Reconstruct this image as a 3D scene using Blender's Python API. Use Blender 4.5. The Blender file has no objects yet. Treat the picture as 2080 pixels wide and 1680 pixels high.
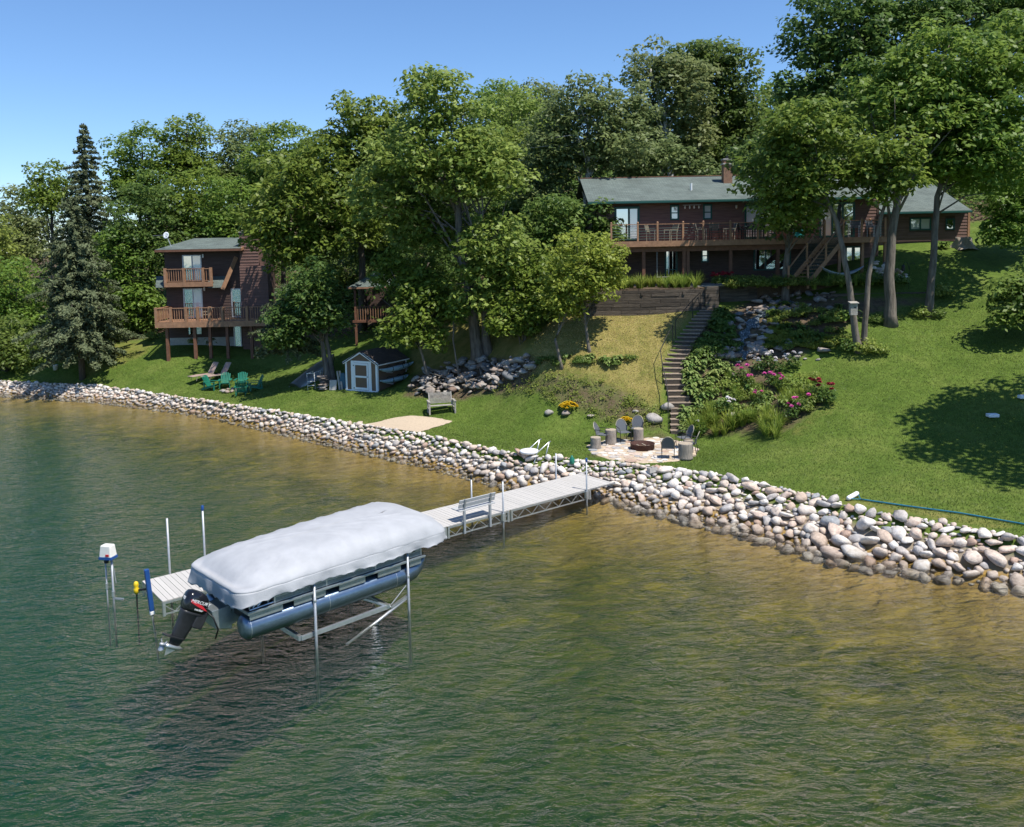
import bpy, math, random
import numpy as np
from mathutils import Vector, Matrix
random.seed(7); rng = np.random.default_rng(7)
scene = bpy.context.scene; COL = scene.collection
R_ = math.radians
# ------------------------------------------------------------------ camera
F, YH, PITCH, ROLL, CH = 1750.0, 497.0, R_(5), R_(1.1), 10.0
PY = YH + F*math.tan(PITCH)/math.cos(ROLL)
cd = bpy.data.cameras.new('camera'); cam = bpy.data.objects.new('camera', cd); COL.objects.link(cam)
cd.sensor_fit = 'HORIZONTAL'; cd.sensor_width = 36; cd.lens = 36*F/2080
cd.shift_y = -(840-PY)/2080; cd.clip_end = 3000; cd.clip_start = .2
cam.matrix_world = Matrix.Translation((0, 0, CH)) @ Matrix.Rotation(math.pi/2-PITCH, 4, 'X') @ Matrix.Rotation(-ROLL, 4, 'Z')
scene.camera = cam
# ------------------------------------------------------------------ sky and sun
SUN_EL = R_(63); SUN_AZ = math.atan2(-.62, .78)          # direction towards the sun in plan
sd = Vector((math.cos(SUN_AZ)*math.cos(SUN_EL), math.sin(SUN_AZ)*math.cos(SUN_EL), math.sin(SUN_EL)))
w = bpy.data.worlds.new('World'); scene.world = w; w.use_nodes = True
nt = w.node_tree; nt.nodes.clear()
sky = nt.nodes.new('ShaderNodeTexSky'); sky.sky_type = 'NISHITA'; sky.sun_disc = False
sky.sun_elevation = SUN_EL; sky.sun_rotation = math.pi/2 - SUN_AZ
sky.air_density = 1.0; sky.dust_density = 0.0; sky.ozone_density = 10.0; sky.altitude = 200
bgn = nt.nodes.new('ShaderNodeBackground'); bgn.inputs['Strength'].default_value = .118
out = nt.nodes.new('ShaderNodeOutputWorld')
nt.links.new(sky.outputs[0], bgn.inputs[0]); nt.links.new(bgn.outputs[0], out.inputs[0])
sl = bpy.data.lights.new('sun', 'SUN'); sl.energy = 4.7; sl.angle = R_(.53); sl.color = (1, .95, .86)
so = bpy.data.objects.new('sun', sl); COL.objects.link(so); so.location = (30, -20, 60)
so.rotation_euler = (-sd).to_track_quat('-Z', 'Y').to_euler()
scene.view_settings.view_transform = 'Standard'; scene.view_settings.look = 'None'
scene.view_settings.exposure = 0.50; scene.view_settings.gamma = 1.0
scene.render.engine = 'CYCLES'
scene.cycles.use_denoising = True; scene.cycles.max_bounces = 8; scene.cycles.transparent_max_bounces = 12
scene.cycles.diffuse_bounces = 3; scene.cycles.glossy_bounces = 3; scene.cycles.caustics_reflective = False; scene.cycles.caustics_refractive = False
scene.cycles.sample_clamp_indirect = 6; scene.cycles.sample_clamp_direct = 5

# ------------------------------------------------------------------ photo pixel -> world helpers
def ray(x, y):
    a = (x-1040)/F; b = (PY-y)/F
    c, s = math.cos(ROLL), math.sin(ROLL); dx = a*c+b*s; dz = -a*s+b*c
    c, s = math.cos(PITCH), math.sin(PITCH); return Vector((dx, c+dz*s, -s+dz*c))
def atz(x, y, z):
    d = ray(x, y); t = (z-CH)/d.z; return Vector((d.x*t, d.y*t, z))
def aty(x, y, Y):
    d = ray(x, y); t = Y/d.y; return Vector((d.x*t, Y, CH+d.z*t))
# ------------------------------------------------------------------ terrain
W_PX = [(0, 800), (200, 812), (400, 838), (600, 882), (860, 940), (1040, 985), (1230, 1010), (1500, 1070), (1680, 1125), (1900, 1160), (2080, 1190)]
WP = [(-400, 190), (-120, 102), (-60, 74)] + [tuple(atz(x, y, 0)[:2]) for x, y in W_PX] + [(20, 20.5), (40, 8), (90, -20), (400, -180)]
T_PX = [(0, 775, .58), (200, 785, .58), (400, 812, .62), (700, 858, .75), (860, 885, .85), (1060, 926, .85), (1200, 938, .85), (1320, 950, .85), (1450, 966, .85), (1700, 1020, .85), (1760, 1042, .85), (1900, 1063, .85), (2080, 1095, .85)]
TP = [(-400, 192), (-120, 104), (-60, 75.5)] + [tuple(atz(x, y, z)[:2]) for x, y, z in T_PX] + [(20, 22.3), (40, 9.8), (90, -18), (400, -178)]
TZ = [.6, .6, .6] + [t[2] for t in T_PX] + [.85]*4
WPx, WPy = np.array(WP).T; TPx, TPy = np.array(TP).T; TZ = np.array(TZ)
CP = [(p[0], p[1], z) for p, z in zip(TP[2:-2], TZ[2:-2])]
CP += [(17,28,1.1),(22,26,1.2),(12,32,1.05),(18,32,1.5),(24,32,2.1),(12,36,1.5),(13,39,2.7),(18,38,3.1),(24,38,4.0),(17,42,4.47),(19.5,44,5.52),
 (21.9,45,5.77),(26,46,6.8),(23.5,50,8.3),(26,53.5,9.55),(30,53.5,9.6),(36,50,9),(36,35,3.5),(30,28,2),(40,20,2),(50,40,7),(60,20,4),
 (9,40.5,1.3),(10,43,3.3),(12,44,4.3),(12.5,46.5,5.9),(15,45,5.3),(14,41,3.2),(10.5,38.5,1.1),(7.8,40.2,.95),(7.8,43,3.4),(10.3,46.5,5.9),
 (3.9,44,4.0),(2.4,44,3.6),(5,40.8,1.3),(3,41.2,1.2),(0,43,1.4),(1,46.5,4.6),(4.4,47.4,6.0),(7,47.4,6.0),(5.6,36.9,.9),(5.6,39.5,.92),(2,38.5,.9),(9,35,.9),
 (-2,48.5,2.7),(-5,49,2.2),(-5,46.5,1.4),(-3.7,44.8,1.1),(-1,44.5,1.4),(-2,52,5.2),(-8,56,3.8),(-3,58,8),(-9,50,1.5),(-7,52,1.9),(-6.3,43,.85),
 (6,53,7.2),(12,53,7.2),(16.5,50,7.2),(20,49,7.6),(23,47.8,6.9),(10,60,10.2),(20,60,10.6),(14,70,13),(30,62,11),(32,82,16),(0,66,10.5),(0,82,16),(14,95,19),
 (-18.4,56.6,.9),(-25,59,1.1),(-30,62.5,1.75),(-21.4,62,2.4),(-26,64,3.0),(-18,64,2.8),(-22,72,4.2),(-35,75,3.2),(-20,90,9),(-40,95,8),(-60,90,3.5),(-12,54,2.1),(-13,62,3.6),(-9,66,6),
 (-14,50,1.0),(60,70,13),(60,110,20),(0,130,24),(-60,130,12),(-120,120,3),(40,130,22)]
CP = np.array(CP)
def _U(r2): return np.where(r2 > 1e-9, .5*r2*np.log(np.maximum(r2, 1e-9)), 0)
_n = len(CP); _d2 = ((CP[:, None, :2]-CP[None, :, :2])**2).sum(-1)
_A = np.zeros((_n+3, _n+3)); _A[:_n, :_n] = _U(_d2) + np.eye(_n)*.6; _A[:_n, _n] = 1; _A[:_n, _n+1:] = CP[:, :2]; _A[_n, :_n] = 1; _A[_n+1:, :_n] = CP[:, :2].T
_w = np.linalg.solve(_A, np.concatenate([CP[:, 2], [0, 0, 0]]))
def hgt(x, y):
    x = np.asarray(x, float); y = np.asarray(y, float); sh = x.shape; x = x.ravel(); y = y.ravel()
    xc = np.clip(x, -130, 70); yc = np.clip(y, 10, 135)
    z = _w[_n] + _w[_n+1]*xc + _w[_n+2]*yc
    for i in range(_n): z = z + _w[i]*_U((xc-CP[i, 0])**2+(yc-CP[i, 1])**2)
    z = np.clip(z, .3, 24)
    yw = np.interp(x, WPx, WPy); yt = np.interp(x, TPx, TPy); zt = np.interp(x, TPx, TZ)
    f = (y-yw)/np.maximum(yt-yw, .5)
    k = np.clip((f-1)/1.2, 0, 1); z = zt*(1-k)+z*k
    z = np.where(f < 1, -.22+np.clip(f, 0, 1)*(zt+.22), z)
    dd = yw-y; dp = np.maximum(dd, 0); bed = -.22-.95*(1-np.exp(-dp/9))-3.4/(1+np.exp(-(dp-19.3-.16*np.clip(x, -20, 20))/2.8))
    return np.where(f < 0, bed, z).reshape(sh)
def H1(x, y): return float(hgt(np.array([x]), np.array([y]))[0])
_ts = np.arange(14, 150, .12)
def gp(px, py):
    d = ray(px, py); x = d.x*_ts/d.y; y = _ts; z = CH+d.z*_ts/d.y
    k = np.nonzero(z < np.maximum(hgt(x, y), -.3))[0]
    i = k[0] if len(k) else len(_ts)-1
    return Vector((x[i], y[i], H1(x[i], y[i])))
# ------------------------------------------------------------------ materials
MATS = {}
def nodes(name):
    m = bpy.data.materials.new(name); m.use_nodes = True; t = m.node_tree; t.nodes.clear()
    o = t.nodes.new('ShaderNodeOutputMaterial'); MATS[name] = m
    def N(k, **kw):
        n = t.nodes.new('ShaderNode'+k)
        for a, v in kw.items():
            if a.startswith('i_'): n.inputs[a[2:].replace('_', ' ')].default_value = v
            else: setattr(n, a, v)
        return n
    return m, t, N, t.links.new, o
def ramp(N, stops, interp='LINEAR'):
    r = N('ValToRGB'); cr = r.color_ramp; cr.interpolation = interp
    while len(cr.elements) < len(stops): cr.elements.new(.5)
    for e, (p, c) in zip(cr.elements, stops): e.position = p; e.color = (*c, 1)
    return r
def c3(c, k): return tuple(min(1, v*k) for v in c)
def mat(name, col, rough=.7, var=.25, scale=6, bump=.2, metal=0, spec=.4, stretch=(1, 1, 1), bs=None, rnd=.0):
    m, t, N, L, o = nodes(name)
    tc = N('TexCoord'); mp = N('Mapping'); mp.inputs['Scale'].default_value = stretch; L(tc.outputs['Object'], mp.inputs[0])
    n = N('TexNoise', i_Scale=scale, i_Detail=6, i_Roughness=.65); L(mp.outputs[0], n.inputs['Vector'])
    r = ramp(N, [(.3, c3(col, 1-var)), (.7, c3(col, 1+var))]); L(n.outputs['Fac'], r.inputs[0])
    b = N('BsdfPrincipled', i_Roughness=rough, i_Metallic=metal); b.inputs['Specular IOR Level'].default_value = spec
    src = r.outputs[0]
    if rnd:
        oi = N('ObjectInfo'); h = N('HueSaturation'); mr = N('MapRange'); mr.inputs[3].default_value = 1-rnd; mr.inputs[4].default_value = 1+rnd
        L(oi.outputs['Random'], mr.inputs[0]); L(mr.outputs[0], h.inputs['Value']); L(src, h.inputs['Color']); src = h.outputs[0]
    L(src, b.inputs['Base Color'])
    if bump:
        n2 = N('TexNoise', i_Scale=(bs or scale*4), i_Detail=4); L(mp.outputs[0], n2.inputs['Vector'])
        bp = N('Bump', i_Strength=bump, i_Distance=.03); L(n2.outputs['Fac'], bp.inputs['Height']); L(bp.outputs[0], b.inputs['Normal'])
    L(b.outputs[0], o.inputs[0]); return m
mat('siding', (.150, .086, .072), .75, .35, 3, .3, stretch=(.3, 1, 6))
mat('siding_dark', (.075, .047, .038), .75, .35, 3, .3, stretch=(.3, 1, 6))
mat('log_siding', (.095, .062, .050), .85, .5, 3, .5, stretch=(.4, 1, 8))
mat('deck_wood', (.32, .175, .10), .65, .25, 4, .2, stretch=(1, 1, 1), rnd=.1)
mat('deck_brown', (.16, .075, .045), .7, .25, 4, .2, rnd=.1)
mat('green_trim', (.012, .075, .065), .5, .1, 4, .05)
mat('white_paint', (.75, .78, .80), .5, .06, 5, .05)
mat('shed_brown', (.16, .105, .07), .8, .15, 9, .3, stretch=(8, 8, .4))
mat('aluminium', (.55, .57, .58), .38, .12, 10, .05, metal=.85)
mat('galv', (.40, .42, .44), .5, .15, 12, .05, metal=.6)
mat('dock_board', (.47, .45, .425), .6, .06, 20, .1, rnd=.05)
mat('dock_edge', (.42, .41, .39), .55, .08, 20, .05)
mat('bench_plastic', (.42, .43, .44), .55, .06, 10, .05)
mat('blue_plastic', (.015, .07, .24), .4, .1, 6, 0)
mat('black_metal', (.015, .015, .016), .5, .2, 10, 0)
mat('black_gloss', (.008, .008, .010), .18, .1, 5, 0, spec=.6)
mat('motor_grey', (.02, .021, .024), .4, .2, 8, .1)
mat('red_decal', (.5, .02, .03), .35, .1, 5, 0)
mat('white_decal', (.8, .8, .8), .4, .02, 5, 0)
mat('pontoon', (.17, .225, .29), .32, .16, 5, .08, metal=.9, stretch=(.5, 1, 1))
mat('boat_rail', (.33, .37, .38), .35, .12, 6, .05, metal=.7)
mat('boat_panel', (.06, .10, .12), .4, .15, 3, 0)
mat('weathered', (.30, .28, .25), .85, .3, 6, .4, stretch=(1, 1, 1), rnd=.12)
mat('stump_bark', (.27, .235, .20), .9, .35, 9, .8, stretch=(3, 3, .35))
mat('stump_top', (.36, .30, .23), .85, .25, 14, .2)
mat('timber', (.085, .068, .052), .9, .5, 5, .7, stretch=(.35, 1.5, 3), rnd=.35)
mat('step_wood', (.25, .195, .148), .85, .35, 7, .4, rnd=.2)
mat('iron_rust', (.055, .022, .016), .8, .4, 14, .3)
mat('adirondack', (.015, .16, .105), .45, .12, 6, .05, rnd=.08)
mat('sling', (.33, .235, .20), .85, .1, 40, .1)
mat('mesh_grey', (.10, .11, .125), .8, .1, 60, .1)
mat('metal_tan', (.32, .29, .22), .45, .1, 9, 0, metal=.3)
mat('concrete', (.42, .40, .37), .9, .15, 6, .2)
mat('brick', (.38, .21, .13), .85, .25, 6, .3, rnd=.35)
mat('mortar', (.40, .36, .31), .95, .1, 10, .2)
mat('curtain', (.62, .66, .68), .9, .12, 3, 0, stretch=(8, 1, .3))
mat('rope_blue', (.01, .14, .22), .7, .3, 20, .2)
mat('hammock', (.42, .50, .58), .9, .15, 20, .1)
mat('flower_pink', (.62, .10, .34), .7, .3, 9, .4, rnd=.15)
mat('flower_white', (.80, .76, .76), .7, .1, 9, .4)
mat('flower_red', (.28, .015, .035), .7, .3, 9, .4)
mat('flower_yellow', (.72, .50, .015), .7, .25, 14, .5)
mat('birch_bark', (.52, .50, .46), .85, .45, 5, .4, stretch=(1, 1, 3))
mat('bark', (.155, .132, .108), .95, .6, 3, 1, stretch=(3, 3, .45), bs=7)
mat('bark_dark', (.10, .085, .07), .95, .4, 6, 1, stretch=(4, 4, .5))
mat('soil', (.11, .075, .048), .95, .4, 4, .6)
mat('sand', (.46, .37, .27), .95, .15, 12, .3)
mat('plastic_white', (.72, .70, .64), .4, .05, 5, 0)
mat('plastic_yellow', (.70, .48, .02), .4, .1, 5, 0)
mat('kayak', (.36, .52, .62), .4, .2, 3, 0)
mat('tarp', (.03, .10, .16), .6, .2, 5, .2)
mat('rubber', (.02, .02, .022), .8, .2, 20, .3)
mat('cushion_dark', (.06, .055, .05), .9, .2, 9, .1)
mat('teal_paint', (.02, .26, .25), .5, .1, 5, 0)
def canvas():
    m, t, N, L, o = nodes('canvas')
    tc = N('TexCoord'); n = N('TexNoise', i_Scale=2.2, i_Detail=5); L(tc.outputs['Object'], n.inputs['Vector'])
    r = ramp(N, [(.3, (.33, .34, .36)), (.7, (.395, .405, .425))]); L(n.outputs['Fac'], r.inputs[0])
    b = N('BsdfPrincipled', i_Roughness=.62); L(r.outputs[0], b.inputs['Base Color']); b.inputs['Specular IOR Level'].default_value = .3
    n2 = N('TexNoise', i_Scale=7, i_Detail=4, i_Distortion=1.6); L(tc.outputs['Object'], n2.inputs['Vector'])
    bp = N('Bump', i_Strength=.22, i_Distance=.03); L(n2.outputs['Fac'], bp.inputs['Height']); L(bp.outputs[0], b.inputs['Normal']); L(b.outputs[0], o.inputs[0])
canvas()
mat('canvas_blue', (.13, .20, .26), .6, .15, 3, .2)
def shingle(name, a, b_, s=1.0):
    m, t, N, L, o = nodes(name)
    tc = N('TexCoord'); br = N('TexBrick', i_Scale=1.0); br.inputs['Brick Width'].default_value = .33; br.inputs['Row Height'].default_value = .14
    br.inputs['Mortar Size'].default_value = .008; br.inputs['Color1'].default_value = (*a, 1); br.inputs['Color2'].default_value = (*b_, 1); br.inputs['Mortar'].default_value = (*c3(a, .4), 1); br.offset = .4
    L(tc.outputs['UV'], br.inputs['Vector'])
    n = N('TexNoise', i_Scale=60, i_Detail=4); L(tc.outputs['UV'], n.inputs['Vector'])
    n3 = N('TexNoise', i_Scale=.7, i_Detail=4); L(tc.outputs['UV'], n3.inputs['Vector'])
    mx = N('Mix', data_type='RGBA', blend_type='OVERLAY'); mx.inputs[0].default_value = .7; L(br.outputs['Color'], mx.inputs[6]); L(n.outputs['Fac'], mx.inputs[7])
    mx2 = N('Mix', data_type='RGBA', blend_type='OVERLAY'); mx2.inputs[0].default_value = .5; L(mx.outputs[2], mx2.inputs[6]); L(n3.outputs['Fac'], mx2.inputs[7])
    b = N('BsdfPrincipled', i_Roughness=.9); L(mx2.outputs[2], b.inputs['Base Color'])
    bp = N('Bump', i_Strength=.5, i_Distance=.02); L(br.outputs['Fac'], bp.inputs['Height']); bp.invert = True; L(bp.outputs[0], b.inputs['Normal']); L(b.outputs[0], o.inputs[0])
shingle('shingle_green', (.092, .118, .108), (.125, .155, .142)); shingle('shingle_brown', (.055, .042, .036), (.08, .06, .05))
def glass(name, base, k):
    m, t, N, L, o = nodes(name)
    d = N('BsdfDiffuse'); d.inputs[0].default_value = (*base, 1); g = N('BsdfGlossy', i_Roughness=.03); g.inputs[0].default_value = (.85, .9, .95, 1)
    mx = N('MixShader'); mx.inputs[0].default_value = k; L(d.outputs[0], mx.inputs[1]); L(g.outputs[0], mx.inputs[2])
    tc = N('TexCoord'); n = N('TexNoise', i_Scale=1.2); L(tc.outputs['Object'], n.inputs['Vector']); bp = N('Bump', i_Strength=.04, i_Distance=.05); L(n.outputs['Fac'], bp.inputs['Height']); L(bp.outputs[0], g.inputs['Normal'])
    L(mx.outputs[0], o.inputs[0])
glass('pane', (.02, .025, .03), .68); glass('pane_curtain', (.72, .75, .78), .3)
def stone_mat(name, stops, wet=True):
    m, t, N, L, o = nodes(name)
    at = N('Attribute', attribute_name='tint'); oi = N('ObjectInfo'); ad = N('Math', operation='ADD'); L(at.outputs['Fac'], ad.inputs[0]); L(oi.outputs['Random'], ad.inputs[1])
    fr = N('Math', operation='FRACT'); L(ad.outputs[0], fr.inputs[0]); r = ramp(N, stops, 'CONSTANT'); L(fr.outputs[0], r.inputs[0])
    ge = N('NewGeometry'); n = N('TexNoise', i_Scale=7, i_Detail=7, i_Roughness=.7); L(ge.outputs['Position'], n.inputs['Vector'])
    mx = N('Mix', data_type='RGBA', blend_type='OVERLAY'); mx.inputs[0].default_value = .85; L(r.outputs[0], mx.inputs[6]); L(n.outputs['Fac'], mx.inputs[7])
    src = mx.outputs[2]; b = N('BsdfPrincipled', i_Roughness=.85)
    if wet:
        sx = N('SeparateXYZ'); L(ge.outputs['Position'], sx.inputs[0]); n2 = N('TexNoise', i_Scale=1.5); L(ge.outputs['Position'], n2.inputs['Vector'])
        ma = N('Math', operation='MULTIPLY_ADD'); ma.inputs[1].default_value = -.35; L(n2.outputs['Fac'], ma.inputs[0]); L(sx.outputs['Z'], ma.inputs[2])
        mr = N('MapRange'); mr.inputs[1].default_value = -.14; mr.inputs[2].default_value = .10; mr.inputs[3].default_value = .55; mr.inputs[4].default_value = 0; L(ma.outputs[0], mr.inputs[0])
        m2 = N('Mix', data_type='RGBA', blend_type='MIX'); L(mr.outputs[0], m2.inputs[0]); L(src, m2.inputs[6]); m2.inputs[7].default_value = (.13, .085, .045, 1); src = m2.outputs[2]
        m3 = N('MapRange'); m3.inputs[3].default_value = .85; m3.inputs[4].default_value = .25; L(mr.outputs[0], m3.inputs[0]); L(m3.outputs[0], b.inputs['Roughness'])
    L(src, b.inputs['Base Color'])
    bp = N('Bump', i_Strength=.8, i_Distance=.05); L(n.outputs['Fac'], bp.inputs['Height']); L(bp.outputs[0], b.inputs['Normal']); L(b.outputs[0], o.inputs[0])
_st = [(0, (.56, .47, .40)), (.13, (.46, .42, .39)), (.24, (.64, .56, .49)), (.40, (.50, .39, .31)), (.47, (.66, .61, .55)), (.62, (.40, .38, .37)), (.68, (.58, .46, .38)), (.78, (.68, .63, .58)), (.92, (.44, .31, .24)), (.96, (.30, .31, .32))]
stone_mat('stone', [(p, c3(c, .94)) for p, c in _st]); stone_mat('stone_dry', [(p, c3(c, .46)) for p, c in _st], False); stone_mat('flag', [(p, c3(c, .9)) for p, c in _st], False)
def leafmat(name, dark, light, trans=.45, rough=.5):
    m, t, N, L, o = nodes(name)
    at = N('Attribute', attribute_name='tint'); oi = N('ObjectInfo'); r = ramp(N, [(0, dark), (1, light)]); L(at.outputs['Fac'], r.inputs[0])
    h = N('HueSaturation'); mr = N('MapRange'); mr.inputs[3].default_value = .485; mr.inputs[4].default_value = .515; L(oi.outputs['Random'], mr.inputs[0]); L(mr.outputs[0], h.inputs['Hue']); L(r.outputs[0], h.inputs['Color'])
    b = N('BsdfPrincipled', i_Roughness=rough); b.inputs['Specular IOR Level'].default_value = .35; L(h.outputs[0], b.inputs['Base Color'])
    g = N('Gamma', i_Gamma=.82); L(h.outputs[0], g.inputs[0]); tr = N('BsdfTranslucent'); L(g.outputs[0], tr.inputs[0])
    mx = N('MixShader'); mx.inputs[0].default_value = trans; L(b.outputs[0], mx.inputs[1]); L(tr.outputs[0], mx.inputs[2]); L(mx.outputs[0], o.inputs[0])
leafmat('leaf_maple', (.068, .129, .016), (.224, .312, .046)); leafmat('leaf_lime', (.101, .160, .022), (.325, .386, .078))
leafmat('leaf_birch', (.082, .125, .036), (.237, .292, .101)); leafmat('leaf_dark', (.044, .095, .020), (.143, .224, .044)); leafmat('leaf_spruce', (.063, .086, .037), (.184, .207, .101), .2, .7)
leafmat('leaf_yellow', (.136, .176, .020), (.380, .407, .061)); leafmat('blade', (.115, .180, .022), (.330, .410, .070), .4, .4); leafmat('hosta', (.085, .155, .030), (.310, .380, .120), .35)
leafmat('grass_blade', (.045, .085, .010), (.190, .240, .050), .35)
leafmat('dry_blade', (.22, .20, .06), (.60, .47, .22), .3)
leafmat('leaf_shrub', (.061, .120, .022), (.190, .271, .054))
# ------------------------------------------------------------------ mesh helpers
class MB:
    def __init__(s): s.v = []; s.f = []; s.M = None
    def add(s, vs, fs):
        o = len(s.v)
        s.v += [tuple(s.M @ Vector(v)) for v in vs] if s.M else [tuple(v) for v in vs]
        s.f += [tuple(i+o for i in f) for f in fs]; return s
    def box(s, x0, x1, y0, y1, z0, z1):
        return s.add([(x0,y0,z0),(x1,y0,z0),(x1,y1,z0),(x0,y1,z0),(x0,y0,z1),(x1,y0,z1),(x1,y1,z1),(x0,y1,z1)], [(0,3,2,1),(4,5,6,7),(0,1,5,4),(1,2,6,5),(2,3,7,6),(3,0,4,7)])
    def cbox(s, c, sz): return s.box(c[0]-sz[0]/2, c[0]+sz[0]/2, c[1]-sz[1]/2, c[1]+sz[1]/2, c[2]-sz[2]/2, c[2]+sz[2]/2)
    def bar(s, p, q, wd, ht, up=(0, 0, 1)):
        p = Vector(p); q = Vector(q); d = (q-p); d.normalize(); u = Vector(up)
        if abs(d.dot(u)) > .98: u = Vector((0, 1, 0))
        r = d.cross(u).normalized(); u = r.cross(d); vs = []
        for e in (p, q):
            for a, b in ((-1,-1),(1,-1),(1,1),(-1,1)): vs.append(e+r*a*wd/2+u*b*ht/2)
        return s.add(vs, [(0,1,2,3),(7,6,5,4),(0,4,5,1),(1,5,6,2),(2,6,7,3),(3,7,4,0)])
    def tube(s, pts, rad, n=8, cap=True):
        pts = [Vector(p) for p in pts]; rad = rad if isinstance(rad, (list, tuple)) else [rad]*len(pts); vs = []; fs = []
        for i, p in enumerate(pts):
            d = pts[min(i+1, len(pts)-1)]-pts[max(i-1, 0)]; d.normalize(); u = Vector((0, 0, 1)) if abs(d.z) < .9 else Vector((1, 0, 0))
            a = d.cross(u).normalized(); b = d.cross(a)
            for k in range(n):
                t = 2*math.pi*k/n; vs.append(p+(a*math.cos(t)+b*math.sin(t))*rad[i])
        for i in range(len(pts)-1):
            for k in range(n): fs.append((i*n+k, i*n+(k+1) % n, (i+1)*n+(k+1) % n, (i+1)*n+k))
        if cap: fs.append(tuple(range(n))[::-1]); fs.append(tuple((len(pts)-1)*n+k for k in range(n)))
        return s.add(vs, fs)
    def lathe(s, prof, n=20, c=(0, 0, 0), jit=0):
        vs = []; fs = []; jr = [1+random.uniform(-jit, jit) for _ in range(n)]
        for r, z in prof:
            for k in range(n):
                t = 2*math.pi*k/n; vs.append((c[0]+r*jr[k]*math.cos(t), c[1]+r*jr[k]*math.sin(t), c[2]+z))
        for i in range(len(prof)-1):
            for k in range(n): fs.append((i*n+k, i*n+(k+1) % n, (i+1)*n+(k+1) % n, (i+1)*n+k))
        fs.append(tuple(range(n))[::-1]); fs.append(tuple((len(prof)-1)*n+k for k in range(n)))
        return s.add(vs, fs)
    def prism(s, poly, z0, z1):
        n = len(poly); vs = [(*p, z0) for p in poly]+[(*p, z1) for p in poly]
        return s.add(vs, [tuple(range(n))[::-1], tuple(range(n, 2*n))]+[(i, (i+1) % n, n+(i+1) % n, n+i) for i in range(n)])
    def mesh(s, name, m, smooth=False):
        me = bpy.data.meshes.new(name); me.from_pydata(s.v, [], s.f)
        if m: me.materials.append(MATS[m])
        if smooth: me.polygons.foreach_set('use_smooth', [True]*len(me.polygons))
        me.update(); return me
    def build(s, name, m, parent=None, smooth=False, bevel=0, kind=None):
        o = bpy.data.objects.new(name, s.mesh(name, m, smooth)); COL.objects.link(o)
        if parent: o.parent = parent
        if kind: o['kind'] = kind
        if bevel:
            b = o.modifiers.new('bevel', 'BEVEL'); b.width = bevel; b.segments = 2; b.limit_method = 'ANGLE'
        return o
def tag(o, label, cat, group=None):
    o['label'] = label; o['category'] = cat
    if group: o['group'] = group
    return o
def thing(name, label, cat, loc=(0, 0, 0), rz=0, group=None, sc=1):
    o = bpy.data.objects.new(name, None); COL.objects.link(o); o.location = loc; o.rotation_euler = (0, 0, rz); o.scale = (sc,)*3; o.empty_display_size = .2
    return tag(o, label, cat, group)
def link(name, me, parent=None, loc=(0, 0, 0), rot=(0, 0, 0), sc=(1, 1, 1)):
    o = bpy.data.objects.new(name, me); COL.objects.link(o); o.parent = parent; o.location = loc; o.rotation_euler = rot; o.scale = sc; return o
def copy_tree(o, loc, rz=0, label=None, parent=None, sc=None, group=None):
    c = o.copy(); COL.objects.link(c); c.parent = parent
    if parent is None:
        c.location = loc; c.rotation_euler = (0, 0, rz)
        if sc: c.scale = (sc,)*3 if not isinstance(sc, tuple) else sc
        if label: c['label'] = label
        if group: c['group'] = group
    for ch in o.children: copy_tree(ch, None, parent=c)
    return c
def struct(o): o['kind'] = 'structure'; return o
def npmesh(name, V, Fq, m, tint=None, smooth=False):
    me = bpy.data.meshes.new(name); nv = len(V); nf, k = Fq.shape
    me.vertices.add(nv); me.vertices.foreach_set('co', np.ascontiguousarray(V, np.float32).ravel())
    me.loops.add(nf*k); me.loops.foreach_set('vertex_index', np.ascontiguousarray(Fq, np.int32).ravel())
    me.polygons.add(nf); me.polygons.foreach_set('loop_start', np.arange(0, nf*k, k, dtype=np.int32)); me.polygons.foreach_set('loop_total', np.full(nf, k, np.int32))
    if smooth: me.polygons.foreach_set('use_smooth', np.ones(nf, bool))
    if tint is not None:
        a = me.attributes.new('tint', 'FLOAT', 'POINT'); a.data.foreach_set('value', np.ascontiguousarray(tint, np.float32))
    me.materials.append(MATS[m]); me.update(calc_edges=True); return me
def text_part(s, size, m, parent, loc, rot, shear=0, name='lettering'):
    cu = bpy.data.curves.new('t', 'FONT'); cu.body = s; cu.size = size; cu.shear = shear; cu.extrude = .002; cu.align_x = 'CENTER'; cu.align_y = 'CENTER'; cu.resolution_u = 2
    t = bpy.data.objects.new('t', cu); COL.objects.link(t); dg = bpy.context.evaluated_depsgraph_get()
    me = bpy.data.meshes.new_from_object(t.evaluated_get(dg)); bpy.data.objects.remove(t); me.materials.clear(); me.materials.append(MATS[m])
    return link(name, me, parent, loc, rot)
# ------------------------------------------------------------------ ground sheet
def axis(a, b, st, lo, hi, g=1.22):
    c = list(np.arange(a, b+1e-6, st)); d = st
    while c[-1] < hi: d *= g; c.append(c[-1]+d)
    d = st
    while c[0] > lo: d *= g; c.insert(0, c[0]-d)
    return np.array(c)
gx = axis(-42, 32, .35, -900, 900); gy = axis(16, 64, .35, -500, 1200)
GX, GY = np.meshgrid(gx, gy); GZ = hgt(GX, GY)
def projn(X, Y, Z):
    Z = Z-CH; c, s = math.cos(PITCH), math.sin(PITCH); w_ = np.maximum(Y*c-Z*s, .5); u = Y*s+Z*c
    c, s = math.cos(ROLL), math.sin(ROLL); return 1040+F*(X*c-u*s)/w_, PY-F*(X*s+u*c)/w_
GPX, GPY = projn(GX, GY, GZ)
def inpoly(px, py, poly):
    r = np.zeros(px.shape, bool); n = len(poly)
    for i in range(n):
        (x1, y1), (x2, y2) = poly[i], poly[(i+1) % n]
        if y1 == y2: continue
        k = ((y1 > py) != (y2 > py)) & (px < (x2-x1)*(py-y1)/(y2-y1)+x1); r ^= k
    return r
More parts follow.
